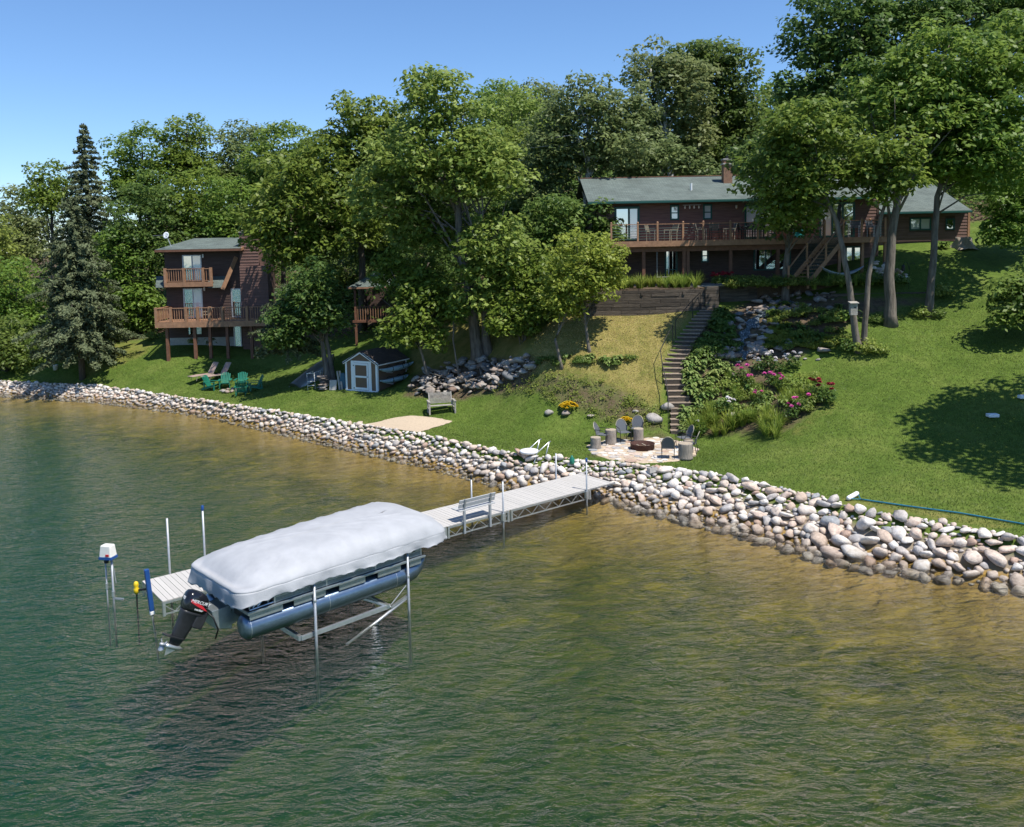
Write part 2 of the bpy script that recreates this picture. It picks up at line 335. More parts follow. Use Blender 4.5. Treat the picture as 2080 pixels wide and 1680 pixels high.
def mask(polys, blur=3):
    m_ = np.zeros(GX.shape)
    for p, v in polys: m_ = np.maximum(m_, inpoly(GPX, GPY, p)*v*((GY > 20) & (GY < 75)))
    for _ in range(blur):
        q = m_.copy(); q[1:-1, 1:-1] = (m_[1:-1, 1:-1]*2+m_[:-2, 1:-1]+m_[2:, 1:-1]+m_[1:-1, :-2]+m_[1:-1, 2:])/6; m_ = q
    return m_
GARDEN = [(1385, 885), (1372, 740), (1400, 690), (1440, 645), (1530, 605), (1900, 600), (1905, 612), (1760, 640), (1720, 668), (1640, 720), (1570, 762), (1640, 788), (1690, 815), (1590, 885)]
dry = mask([([(1050, 770), (1090, 680), (1130, 640), (1200, 632), (1400, 630), (1425, 640), (1372, 690), (1345, 760), (1348, 850), (1240, 790), (1120, 760)], .72), ([(850, 640), (1090, 640), (1060, 770), (830, 760)], .8),
            ([(1600, 885), (1700, 800), (1720, 815), (1630, 890)], .6), ([(1560, 1000), (1760, 1035), (2080, 1085), (2080, 1060), (1800, 1015)], .55), ([(200, 690), (330, 690), (300, 720), (160, 780), (150, 740)], .5), ([(550, 800), (800, 840), (1000, 905), (640, 860)], .25)])
dirt = mask([([(1000, 790), (1110, 752), (1250, 778), (1350, 830), (1350, 880), (1240, 862), (1110, 815)], .62), (GARDEN, .72), ([(815, 805), (840, 760), (1000, 725), (1100, 735), (1060, 790), (930, 815)], .9), ([(1190, 930), (1420, 930), (1380, 880), (1210, 885)], .6)], 2)
wood = np.clip((GY-np.interp(GX, [-60, -30, -16, -6, 2, 6, 30, 60], [72, 66, 63, 54, 54, 58, 60, 60]))/3, 0, 1)
me = npmesh('ground', np.stack([GX, GY, GZ], -1).reshape(-1, 3), (lambda a: np.stack([a[:-1, :-1], a[:-1, 1:], a[1:, 1:], a[1:, :-1]], -1).reshape(-1, 4))(np.arange(GX.size).reshape(GX.shape)), 'soil', smooth=True)
for nm, a in (('dry', dry), ('dirt', np.maximum(dirt, wood))):
    at = me.attributes.new(nm, 'FLOAT', 'POINT'); at.data.foreach_set('value', a.astype(np.float32).ravel())
def ground_mat():
    m, t, N, L, o = nodes('ground')
    ge = N('NewGeometry'); P = ge.outputs['Position']
    def noise(sc, det=5, rough=.6, dist=0, st=None):
        n = N('TexNoise', i_Scale=sc, i_Detail=det, i_Roughness=rough, i_Distortion=dist)
        if st:
            mp = N('Mapping'); mp.inputs['Scale'].default_value = st[0]; mp.inputs['Rotation'].default_value = (0, 0, st[1]); L(P, mp.inputs[0]); L(mp.outputs[0], n.inputs['Vector'])
        else: L(P, n.inputs['Vector'])
        return n.outputs['Fac']
    def mix(f, a, b, bt='MIX'):
        x = N('Mix', data_type='RGBA', blend_type=bt)
        for s_, i in ((f, 0), (a, 6), (b, 7)):
            if isinstance(s_, (int, float)): x.inputs[i].default_value = s_
            elif isinstance(s_, tuple): x.inputs[i].default_value = (*s_, 1)
            else: L(s_, x.inputs[i])
        return x.outputs[2]
    def mr(src, a, b, c=0, d=1):
        x = N('MapRange'); x.inputs[1].default_value = a; x.inputs[2].default_value = b; x.inputs[3].default_value = c; x.inputs[4].default_value = d; L(src, x.inputs[0]); return x.outputs[0]
    g = ramp(N, [(.25, (.046, .085, .011)), (.5, (.088, .134, .022)), (.75, (.150, .182, .042))]); L(noise(.45, 8, .72), g.inputs[0])
    grass = mix(.9, g.outputs[0], noise(26, 4, .9), 'OVERLAY'); grass = mix(.8, grass, noise(4.5, 6, .8), 'OVERLAY')
    d_ = ramp(N, [(.3, (.12, .125, .028)), (.5, (.225, .195, .058)), (.7, (.33, .27, .10))]); L(noise(1.5, 8, .75), d_.inputs[0])
    dryc = mix(.7, d_.outputs[0], noise(30, 3, .8), 'OVERLAY')
    ad = N('Attribute', attribute_name='dry').outputs['Fac']; ai = N('Attribute', attribute_name='dirt').outputs['Fac']
    def brk(a, sc, k):
        x = N('Math', operation='MULTIPLY_ADD'); x.inputs[1].default_value = k; L(noise(sc, 6, .7), x.inputs[0]); L(a, x.inputs[2]); return mr(x.outputs[0], k*.5+.28, k*.5+.72)
    c = mix(brk(ad, 1.4, .9), grass, dryc)
    so_ = ramp(N, [(.3, (.05, .036, .022)), (.6, (.14, .10, .066)), (.75, (.20, .155, .11))]); L(noise(3.5, 8, .75), so_.inputs[0])
    c = mix(brk(ai, 2.0, .9), c, so_.outputs[0])
    sx = N('SeparateXYZ'); L(P, sx.inputs[0]); z = sx.outputs['Z']
    # lake bed: bare sand by the bank, then weedy marl, its yellow streaks also painted as caustic light
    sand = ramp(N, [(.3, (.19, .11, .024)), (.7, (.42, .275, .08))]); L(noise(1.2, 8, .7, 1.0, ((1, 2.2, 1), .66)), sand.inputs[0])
    weed = ramp(N, [(.34, (.020, .020, .0005)), (.5, (.100, .080, .001)), (.66, (.275, .195, .005))]); L(noise(.6, 9, .74, 1.4, ((1, 1.7, 1), .6)), weed.inputs[0])  # weed colours, yellow streaks also painted as caustic light
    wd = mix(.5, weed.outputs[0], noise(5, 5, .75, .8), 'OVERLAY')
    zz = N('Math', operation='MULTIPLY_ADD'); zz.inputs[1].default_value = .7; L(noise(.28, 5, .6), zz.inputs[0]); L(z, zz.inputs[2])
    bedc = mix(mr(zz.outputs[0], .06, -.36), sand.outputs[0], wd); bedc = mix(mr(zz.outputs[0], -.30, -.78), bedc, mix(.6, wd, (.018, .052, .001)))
    bank = mr(z, .02, .25)
    c = mix(bank, bedc, mix(mr(z, .42, .6), (.27, .225, .17), c))
    b = N('BsdfPrincipled', i_Roughness=.95); b.inputs['Specular IOR Level'].default_value = .15; L(c, b.inputs['Base Color'])
    bp = N('Bump', i_Strength=.6, i_Distance=.06); L(noise(22, 4, .8), bp.inputs['Height']); L(bp.outputs[0], b.inputs['Normal']); L(b.outputs[0], o.inputs[0])
    return m
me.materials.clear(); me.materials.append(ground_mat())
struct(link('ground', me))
# ------------------------------------------------------------------ lake
def water_mat():
    m, t, N, L, o = nodes('lake')
    ge = N('NewGeometry'); P = ge.outputs['Position']
    def wav(sc, rot, st, det=3, dist=.6):
        mp = N('Mapping'); mp.inputs['Scale'].default_value = st; mp.inputs['Rotation'].default_value = (0, 0, rot); L(P, mp.inputs[0])
        n = N('TexNoise', i_Scale=sc, i_Detail=det, i_Roughness=.55, i_Distortion=dist); L(mp.outputs[0], n.inputs['Vector']); return n.outputs['Fac']
    def madd(a, k, b=None):
        x = N('Math', operation='MULTIPLY_ADD'); x.inputs[1].default_value = k; L(a, x.inputs[0])
        if b is not None: L(b, x.inputs[2])
        else: x.inputs[2].default_value = 0
        return x.outputs[0]
    hh = madd(wav(1.5, .62, (.6, 1.3, 1), 4, 1.2), 1.0, madd(wav(3.6, -.45, (.6, 1.3, 1), 4, 1.0), .55, madd(wav(8, .2, (.6, 1.3, 1)), .17, madd(wav(.16, .9, (1, 1, 1), 2), 1.2))))
    bp = N('Bump', i_Strength=1.0, i_Distance=.24); L(hh, bp.inputs['Height'])
    fr = N('Fresnel', i_IOR=1.30); L(bp.outputs[0], fr.inputs['Normal'])
    gl = N('BsdfGlossy', i_Roughness=.045); L(bp.outputs[0], gl.inputs['Normal']); gl.inputs[0].default_value = (1, 1, 1, 1)
    tr = N('BsdfTransparent'); tr.inputs[0].default_value = (.97, .98, .97, 1)
    mx = N('MixShader'); L(fr.outputs[0], mx.inputs[0]); L(tr.outputs[0], mx.inputs[1]); L(gl.outputs[0], mx.inputs[2]); L(mx.outputs[0], o.inputs['Surface'])
    ab = N('VolumeAbsorption', i_Density=.13); ab.inputs[0].default_value = (.10, .60, .48, 1)
    sc = N('VolumeScatter', i_Density=.041); sc.inputs[0].default_value = (.07, .58, .42, 1); sc.inputs['Anisotropy'].default_value = .2
    av = N('AddShader'); L(ab.outputs[0], av.inputs[0]); L(sc.outputs[0], av.inputs[1]); L(av.outputs[0], o.inputs['Volume'])
water_mat()
struct(MB().box(-890, 890, -490, 400, -8, 0).build('lake_water', 'lake'))
# ------------------------------------------------------------------ stones
import bmesh
def stone_mesh(seed, sub=2, flat=.7, m='stone', tint=None):
    r = random.Random(seed); bm = bmesh.new(); bmesh.ops.create_icosphere(bm, subdivisions=sub, radius=1)
    from mathutils import noise as mn
    off = Vector((r.uniform(-50, 50), r.uniform(-50, 50), r.uniform(-50, 50))); ax = Vector((r.uniform(.85, 1.25), r.uniform(.75, 1.05), flat*r.uniform(.7, 1.2)))
    pl = [(Vector((r.gauss(0, 1), r.gauss(0, 1), r.gauss(0, 1))).normalized(), r.uniform(.5, .85)) for _ in range(10)]
    for v in bm.verts:
        c = v.co.copy()
        for n_, d_ in pl:
            k = c.dot(n_)
            if k > d_: c -= n_*(k-d_)*.85
        c *= 1+.22*mn.noise(v.co*1.3+off)+.11*mn.noise(v.co*3.1+off)
        v.co = Vector((c.x*ax.x, c.y*ax.y, c.z*ax.z))
    me = bpy.data.meshes.new('stone'); bm.to_mesh(me); bm.free(); me.polygons.foreach_set('use_smooth', [True]*len(me.polygons)); me.materials.append(MATS[m]); return me
PROTO = [stone_mesh(i) for i in range(10)]; PROTO_DRY = [stone_mesh(40+i, m='stone_dry') for i in range(8)]
def mesh_np(me):
    v = np.zeros(len(me.vertices)*3, np.float32); me.vertices.foreach_get('co', v); f = np.zeros(len(me.loops), np.int32); me.loops.foreach_get('vertex_index', f); return v.reshape(-1, 3), f.reshape(-1, 3)
PROTO1 = [mesh_np(stone_mesh(i+90, 1)) for i in range(8)]
def rotm(r):
    a, b, c = r.uniform(-.35, .35), r.uniform(-.35, .35), r.uniform(0, 6.283); return np.array(Matrix.Rotation(c, 3, 'Z') @ Matrix.Rotation(b, 3, 'Y') @ Matrix.Rotation(a, 3, 'X'))
def stuff_stones(name, items, m, parent):
    V = []; Fc = []; T = []; o = 0; r = random.Random(3)
    for (x, y, z, s) in items:
        v, f = PROTO1[r.randrange(8)]; V.append((v*s*np.array([r.uniform(.95, 1.2), r.uniform(.88, 1.12), r.uniform(.7, 1.1)])) @ rotm(r).T+np.array([x, y, z])); Fc.append(f+o); T.append(np.full(len(v), r.random())); o += len(v)
    ob = link(name, npmesh(name, np.concatenate(V), np.concatenate(Fc), m, np.concatenate(T), True), parent); ob['kind'] = 'stuff'; return ob
rip = struct(bpy.data.objects.new('rock_riprap_bank', None)); COL.objects.link(rip)
rip['label'] = 'pale boulder riprap bank running along the whole water edge'
r = random.Random(11); cand = []
def try_place(n, smin, smax, xlo, xhi, flo, fhi, grid, sep=.78):
    for _ in range(n):
        x = r.uniform(xlo, xhi); f = r.uniform(flo, fhi); yw = np.interp(x, WPx, WPy); yt = np.interp(x, TPx, TPy); y = yw+(yt-yw)*f; s = r.uniform(smin, smax)
        if 2.7 < x < 4.0 and f > .25: s *= .7
        k = (int(x/.7), int(y/.7)); ok = True
        for i in (-1, 0, 1):
            for j in (-1, 0, 1):
                for (a, b, q) in grid.get((k[0]+i, k[1]+j), ()):
                    if (a-x)**2+(b-y)**2 < ((q+s)*sep)**2: ok = False; break
                if not ok: break
            if not ok: break
        if ok: grid.setdefault(k, []).append((x, y, s)); cand.append((x, y, s, f))
g_ = {}
try_place(70, .32, .44, 9.8, 18.5, .05, .7, g_, .66); try_place(1300, .20, .31, 6, 19, -.12, .98, g_, .62); try_place(4000, .16, .28, -1, 19, -.12, 1.02, g_, .60); try_place(9000, .14, .24, -42, 6, -.06, 1.03, g_, .62); try_place(34000, .08, .145, -42, 19, -.1, 1.06, g_, .6)
cand2 = list(cand); n1 = len(cand)
cand.sort(key=lambda c: -c[2]/max(c[1], 5))
vis = [c for c in cand if -26 < c[0] < 15.3]
big = vis[:300]; bigset = set(big)
for (x, y, s, f) in big:
    z = H1(x, y)+s*.28
    link('stone', PROTO[r.randrange(10)], rip, (x, y, z+r.uniform(-.03, .06)), (r.uniform(-.5, .5), r.uniform(-.5, .5), r.uniform(0, 6.28)), (s*r.uniform(.95, 1.15), s*r.uniform(.88, 1.1), s*r.uniform(.75, 1.15)))
rest = [c for c in cand2 if c not in bigset]; xs = np.array([c[0] for c in rest]); ys = np.array([c[1] for c in rest]); zs = hgt(xs, ys)
stuff_stones('small_stones', [(c[0], c[1], z+c[2]*.25, c[2]) for c, z in zip(rest, zs)], 'stone', rip)
# ------------------------------------------------------------------ foliage
def leaves_mesh(name, C, Nn, size, tint, m, asp=.55, fold=.25):
    n = len(C); rd = rng.normal(size=(n, 3)); Nn = Nn/np.linalg.norm(Nn, axis=1, keepdims=True)
    a = np.cross(Nn, rd); a /= np.linalg.norm(a, axis=1, keepdims=True)+1e-9; b = np.cross(Nn, a); s = size[:, None]
    V = np.stack([C-a*s, C+b*s*asp-Nn*s*fold*.3, C+a*s-Nn*s*fold, C-b*s*asp-Nn*s*fold*.3], 1).reshape(-1, 3)
    return npmesh(name, V, np.arange(4*n).reshape(n, 4), m, np.repeat(tint, 4))
def clump_leaves(clumps, dens, ls, flat=.65, up=.75):
    Cs, Ns, Ts, Ss = [], [], [], []
    for (c, R) in clumps:
        n = max(12, int(dens*R*R/(ls*ls)*2.6)); d = rng.normal(size=(n, 3)); d /= np.linalg.norm(d, axis=1, keepdims=True)
        low = d[:, 2] < -.25; d[low, 2] *= rng.choice([-1, .5], low.sum()); rr = R*(.45+.6*rng.random(n)**.6)*(1+.25*np.sin(d[:, 0]*5+c[0]*3)*np.sin(d[:, 1]*5+c[1]))
        p = d*rr[:, None]; p[:, 2] *= flat; Cs.append(p+np.array(c)); Ns.append(d*.75+np.array([0, 0, up])+rng.normal(size=(n, 3))*.45)
        Ts.append(np.clip(rng.normal(.5+rng.normal(0, .16), .2, n), 0, 1)); Ss.append(ls*rng.uniform(.7, 1.25, n))
    return np.concatenate(Cs), np.concatenate(Ns), np.concatenate(Ss), np.concatenate(Ts)
def ell_clumps(c, a, b, h, cr, k=1.0, inner=.3, bottom=-.75):
    area = 4*math.pi*((a*b)**1.6/3+(a*h)**1.6/3+(b*h)**1.6/3)**(1/1.6); n = max(5, int(k*area/(cr*cr*1.9))); out_ = []; g = math.pi*(3-math.sqrt(5)); ph = random.random()*6
    for i in range(n):
        z = 1-2*(i+.5)/n
        if z < bottom: continue
        q = math.sqrt(1-z*z); t = g*i+ph; f = random.uniform(.72, 1.05); out_.append(((c[0]+a*q*math.cos(t)*f+random.gauss(0, cr*.3), c[1]+b*q*math.sin(t)*f+random.gauss(0, cr*.3), c[2]+h*z*f+random.gauss(0, cr*.25)), cr*random.uniform(.7, 1.3)))
    for _ in range(int(n*inner)):
        d = Vector((random.gauss(0, 1), random.gauss(0, 1), random.gauss(0, 1))).normalized()*random.uniform(.2, .65); out_.append(((c[0]+a*d.x, c[1]+b*d.y, c[2]+h*d.z), cr*random.uniform(.8, 1.3)))
    return out_
NLEAF = 0
def tree(name, label, trunk, crowns, leaf='leaf_maple', bark='bark', ls=.17, cr=.8, dens=1.0, rad=.25, limbs=12, group=None, k=1.0, flat=.65, cat='tree', extra_trunks=(), inner=.3, wclumps=(), lst=.45):
    """trunk: world points, base first; crowns: (px, py, rx, ry, Y) in photo pixels at distance Y"""
    global NLEAF
    base = Vector(trunk[0]); t = thing(name, label, cat, base, 0, group); clumps = []
    for (px, py, rx, ry, Y) in crowns:
        c = aty(px, py, Y); s = Y/F; clumps += ell_clumps(c, rx*s, min(rx, ry*1.3)*s*.95, ry*s, cr, k, inner)
    clumps += list(wclumps)
    C, Nn, S, T = clump_leaves(clumps, dens, ls, flat); NLEAF += len(C)
    link('crown', leaves_mesh('crown', C-np.array(base), Nn, S, T, leaf), t)
    for q, tr in enumerate([trunk]+list(extra_trunks)):
        mb = MB(); pts = [Vector(p)-base for p in tr]; fine = []
        for i in range(len(pts)-1):
            for j in range(4): fine.append(pts[i].lerp(pts[i+1], j/4))
        fine.append(pts[-1]); n = len(fine); R0 = rad*(1 if q == 0 else .85)
        mb.tube([p+Vector((random.gauss(0, R0*.08), random.gauss(0, R0*.08), 0)) for p in fine], [R0*(1.3 if i == 0 else 1.05 if i == 1 else 1-.75*i/n) for i in range(n)], 10)
        if clumps:
            for _ in range(limbs):
                cc = Vector(random.choice(clumps)[0])-base; i0 = random.randint(int(n*lst), n-2); p = fine[i0]
                if cc.z < p.z-.5: continue
                mid = p.lerp(cc, .5)+Vector((0, 0, .12*(cc-p).length)); r0 = R0*.34*(1-.5*i0/n); mb.tube([p, p.lerp(mid, .5), mid, mid.lerp(cc, .6), cc], [r0, r0*.8, r0*.6, r0*.38, r0*.15], 6)
        mb.build('trunk', bark, t, True)
    return t
def spruce(name, label, base, hgt_, rad_, low=.08, leaf='leaf_spruce', ls=.13, dens=1.0, power=.9):
    t = thing(name, label, 'tree', base); C = []; Nn = []; mb = MB(); mb.tube([(0, 0, -.2), (0, 0, hgt_*.5), (0, 0, hgt_*.99)], [hgt_*.018, hgt_*.011, .02], 8)
    z = hgt_*low
    while z < hgt_*.985:
        f = 1-(z-hgt_*low)/(hgt_*(1-low)); Rr = rad_*(f**power)*random.uniform(.8, 1.1)+.1; nb = max(4, int(5+6*f))
        for k in range(nb):
            a = 6.283*k/nb+random.uniform(-.4, .4); L_ = Rr*random.uniform(.45, 1.25); up = .25*(1-f); dirv = np.array([math.cos(a), math.sin(a), 0])
            n = int(dens*(14+L_*46)); u = rng.random(n)**.7; side = rng.normal(size=n)*.16*L_*(1.15-u); perp = np.array([-math.sin(a), math.cos(a), 0])
            p = dirv*(u*L_)[:, None]+perp*side[:, None]; p[:, 2] += z+L_*(up*u-.42*u*u+.12*u**4)+rng.normal(size=n)*.07-np.abs(side)*.3; C.append(p)
            Nn.append(np.array([0, 0, .8])+dirv*.5+rng.normal(size=(n, 3))*.55)
            mb.tube([(0, 0, z), tuple(dirv*L_*.5+np.array([0, 0, z+L_*(up*.5-.1)])), tuple(dirv*L_*.9+np.array([0, 0, z+L_*(up*.9-.33)]))], [.035*f+.012, .02*f+.008, .006], 4)
        z += max(.2, hgt_*.022)*random.uniform(.85, 1.2)
    C = np.concatenate(C); Nn = np.concatenate(Nn); n = len(C)
    link('crown', leaves_mesh('crown', C, Nn, ls*rng.uniform(.7, 1.3, n), np.clip(rng.normal(.5, .2, n), 0, 1), leaf, .33, .15), t); mb.build('trunk', 'bark_dark', t, True); return t
def tr(*pts): return [aty(*p) for p in pts]
def gbase(px, Y, up=[]):
    x = aty(px, 600, Y).x; return Vector((x, Y, H1(x, Y)-.15))
# big foreground trees
B = gbase(968, 49.5)
tree('maple_tree', 'tall broad deciduous tree with double trunk rising from rock pile beside the shed', [B, aty(962, 640, 49.5), aty(935, 500, 49.7), aty(925, 380, 49.7), aty(905, 250, 50)],
     [(890, 215, 75, 75, 50), (880, 330, 130, 90, 50), (980, 350, 90, 80, 49.5), (800, 400, 75, 80, 51), (1000, 510, 70, 75, 48.6), (880, 470, 90, 60, 52), (985, 590, 65, 60, 49)], 'leaf_lime', 'bark', .17, .72, 1.0, .36, 22,
     extra_trunks=[[B+Vector((.55, .1, 0)), aty(985, 640, 49.6), aty(990, 540, 49.4), aty(1005, 470, 49)]])
tree('maple_tree', 'wide bright green maple between the left house and the tall double trunk tree', [gbase(735, 60), aty(735, 560, 60), aty(730, 420, 60), aty(740, 300, 60)],
     [(740, 260, 70, 60, 60), (640, 380, 115, 80, 59), (560, 460, 75, 75, 58), (700, 450, 90, 80, 58), (620, 520, 70, 60, 58), (800, 330, 70, 100, 61), (690, 330, 90, 60, 61)], 'leaf_maple', 'bark_dark', .19, .8, 1.0, .3, 18)
tree('maple_tree', 'small dark green tree leaning over the overturned boat left of the shed', [gbase(662, 52.5), aty(655, 700, 52.5), aty(640, 620, 52.5)], [(640, 590, 52, 50, 52), (600, 640, 50, 45, 52), (660, 645, 45, 40, 52), (575, 690, 45, 22, 51.5)], 'leaf_dark', 'bark', .15, .6, 1.0, .2, 10, extra_trunks=[[gbase(672, 52.6), aty(664, 690, 52.6), aty(660, 640, 52.6)]])
tree('maple_tree', 'small light green tree beside the right corner of the shed', [gbase(872, 49), aty(862, 740, 49), aty(850, 690, 49)], [(825, 670, 50, 45, 49), (855, 610, 50, 60, 50), (800, 560, 42, 45, 51), (880, 690, 25, 25, 48.8)], 'leaf_maple', 'bark', .15, .55, 1.0, .12, 9)
tree('sapling', 'slender sapling with bare stem left of the double trunk', [gbase(930, 48.5), aty(920, 690, 48.5), aty(922, 650, 48.5)], [(925, 640, 22, 30, 48.5)], 'leaf_maple', 'bark', .14, .4, 1, .06, 5)
tree('maple_tree', 'leafy young tree with bent stem right of the double trunk', [gbase(1045, 47.6), aty(1060, 715, 47.6), aty(1075, 650, 47.8)], [(1040, 655, 55, 40, 47.4), (1085, 600, 65, 50, 48), (1050, 560, 50, 40, 49), (1120, 560, 45, 50, 48.5)], 'leaf_maple', 'bark', .15, .55, 1, .11, 9)
tree('crabapple_tree', 'yellow green tree with two crooked slim trunks on the dry slope', [gbase(1196, 44.5), aty(1192, 680, 44.5), aty(1185, 620, 44.6), aty(1180, 560, 44.8)],
     [(1195, 525, 75, 50, 45), (1150, 585, 50, 50, 44.6), (1225, 560, 45, 45, 45.5), (1140, 630, 40, 28, 44.4), (1195, 590, 45, 35, 44.4)], 'leaf_yellow', 'bark', .12, .45, .9, .10, 14, extra_trunks=[[gbase(1140, 44), aty(1128, 690, 44), aty(1150, 640, 44.2), aty(1165, 590, 44.5)]], k=.9)
tree('lilac_shrub', 'dark glossy shrub tree against the left end of the long house', [gbase(1150, 53), aty(1150, 560, 53), aty(1160, 480, 53)], [(1130, 450, 60, 55, 53), (1215, 460, 38, 50, 52), (1090, 520, 55, 60, 53), (1170, 520, 50, 45, 52), (1240, 480, 18, 30, 51.5)], 'leaf_shrub', 'bark', .15, .6, 1, .12, 6)
tree('birch_tree', 'white trunked birch rising behind the left roof corner of the long house', [gbase(1180, 59), aty(1182, 470, 59), aty(1195, 350, 59), aty(1195, 230, 59)], [(1195, 215, 75, 55, 59), (1120, 290, 60, 70, 59.5), (1250, 300, 70, 65, 59), (1180, 310, 75, 70, 60), (1290, 230, 45, 50, 60), (1090, 380, 60, 60, 60)], 'leaf_birch', 'birch_bark', .16, .75, .85, .24, 20, k=.9)
bgroup = 'trees on the wooded hillside'
tree('birch_tree', 'tall birch with pale leaning trunk behind the roof left of the chimney', [gbase(1365, 66), aty(1362, 320, 66), aty(1350, 240, 66), aty(1320, 140, 66)], [(1330, 150, 60, 50, 66), (1390, 190, 60, 70, 66), (1330, 260, 55, 70, 67), (1400, 290, 50, 50, 67)], 'leaf_birch', 'birch_bark', .19, .9, .9, .26, 14, bgroup)
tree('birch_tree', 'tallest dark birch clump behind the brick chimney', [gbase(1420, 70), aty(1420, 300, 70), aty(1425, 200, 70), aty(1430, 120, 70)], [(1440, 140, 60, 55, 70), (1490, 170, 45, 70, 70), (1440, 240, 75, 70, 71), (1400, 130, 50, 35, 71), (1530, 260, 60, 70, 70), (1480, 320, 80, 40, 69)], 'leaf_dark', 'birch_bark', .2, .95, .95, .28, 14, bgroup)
tree('shrub_tree', 'low bushy tree showing just above the roof ridge left of the chimney', [gbase(1345, 62.5), aty(1345, 370, 62.5), aty(1345, 330, 62.5)], [(1345, 325, 55, 38, 62.5), (1290, 340, 40, 30, 62.5), (1420, 345, 50, 25, 62.5)], 'leaf_birch', 'bark', .18, .7, 1, .12, 5, bgroup)
tree('maple_tree', 'rounded hillside tree between the chimney and the large right maples', [gbase(1590, 76), aty(1590, 350, 76), aty(1590, 230, 76)], [(1590, 230, 70, 65, 76), (1570, 320, 80, 60, 75)], 'leaf_maple', 'bark_dark', .22, 1, .9, .25, 8, bgroup)
hill = [(1040, 260, 85, 75, 78, 'leaf_lime', 'hillside tree with yellowish crown right of the tallest central tree'), (1095, 230, 60, 60, 86, 'leaf_birch', 'distant grey green crown left of the birches on the skyline'), (1010, 210, 45, 40, 90, 'leaf_maple', 'small crown on the skyline just right of the tallest central tree'),
 (490, 330, 62, 80, 82, 'leaf_birch', 'feathery tree on the skyline above the left house chimney'), (575, 330, 75, 75, 74, 'leaf_maple', 'domed tree on the skyline right of the left house chimney'), (380, 300, 45, 62, 80, 'leaf_maple', 'open topped tree with forked limbs above the left house roof'),
 (290, 340, 60, 85, 78, 'leaf_maple', 'broad tree between the tall spruce and the left house'), (300, 450, 70, 80, 72, 'leaf_dark', 'dark green tree directly behind the satellite dish'), (250, 560, 70, 95, 70, 'leaf_maple', 'leafy tree hugging the left wall of the left house'), (410, 420, 75, 70, 75, 'leaf_maple', 'bright tree filling the gap above the left house roof'),
 (102, 380, 42, 45, 80, 'leaf_maple', 'slim open tree left of the tall spruce on the skyline'), (40, 460, 60, 70, 98, 'leaf_birch', 'pale distant tree near the left picture edge'), (-20, 520, 55, 90, 90, 'leaf_lime', 'light green tree cut by the left picture edge'), (20, 610, 65, 85, 72, 'leaf_maple', 'bushy tree at the left edge above the lawn'),
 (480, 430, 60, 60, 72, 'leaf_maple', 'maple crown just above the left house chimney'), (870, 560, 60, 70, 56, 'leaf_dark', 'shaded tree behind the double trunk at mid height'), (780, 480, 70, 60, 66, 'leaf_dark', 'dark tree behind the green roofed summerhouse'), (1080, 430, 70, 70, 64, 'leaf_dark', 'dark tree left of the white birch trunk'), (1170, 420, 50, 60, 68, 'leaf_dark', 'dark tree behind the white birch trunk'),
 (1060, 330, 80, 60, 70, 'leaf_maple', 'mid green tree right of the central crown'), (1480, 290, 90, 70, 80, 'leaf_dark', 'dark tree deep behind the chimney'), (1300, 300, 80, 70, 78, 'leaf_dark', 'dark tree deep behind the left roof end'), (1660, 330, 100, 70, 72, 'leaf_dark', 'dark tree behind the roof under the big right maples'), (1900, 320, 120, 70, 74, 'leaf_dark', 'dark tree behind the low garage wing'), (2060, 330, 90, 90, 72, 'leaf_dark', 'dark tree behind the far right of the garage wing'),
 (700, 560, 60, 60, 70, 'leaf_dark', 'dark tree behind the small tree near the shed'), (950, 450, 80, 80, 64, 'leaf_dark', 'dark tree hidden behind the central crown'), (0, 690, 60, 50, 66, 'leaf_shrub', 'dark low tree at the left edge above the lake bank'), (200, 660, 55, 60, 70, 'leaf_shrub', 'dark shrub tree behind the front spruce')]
for (px, py, rx, ry, Y, lf, lab) in hill:
    b = gbase(px, Y); tp = aty(px, py-ry*.4, Y)
    if b.z > tp.z-1.5: b.z = tp.z-3
    s = max(rx, ry)/75
    tree('hillside_tree', lab, [b, b.lerp(tp, .5)+Vector((random.gauss(0, .2), 0, 0)), tp], [(px, py, rx, ry, Y), (px+rx*.35, py+ry*.75, rx*.85, ry*.6, Y-1), (px-rx*.45, py+ry*.6, rx*.8, ry*.6, Y-.5)], lf, 'bark_dark', .0023*Y, .0120*Y, .85, .22, 10, bgroup)
# conifers at the left
b = gbase(157, 62); spruce('spruce_tree', 'blue green spruce standing on the lawn with bare lower trunk', b, aty(125, 395, 62).z-b.z, 110*62/F, .17, ls=.16, dens=1.15, power=.75)
b = gbase(190, 74); spruce('spruce_tree', 'tall narrow spruce poking above the skyline at the left', b, aty(190, 245, 74).z-b.z, 88*74/F, .2, ls=.17, dens=1.2, power=.75)
b = gbase(560, 53.5); spruce('spruce_tree', 'ragged spruce with drooping boughs in front of the left house deck corner', aty(585, 725, 53.5), 4.6, 2.2, .14, ls=.13, dens=.9, power=.6)
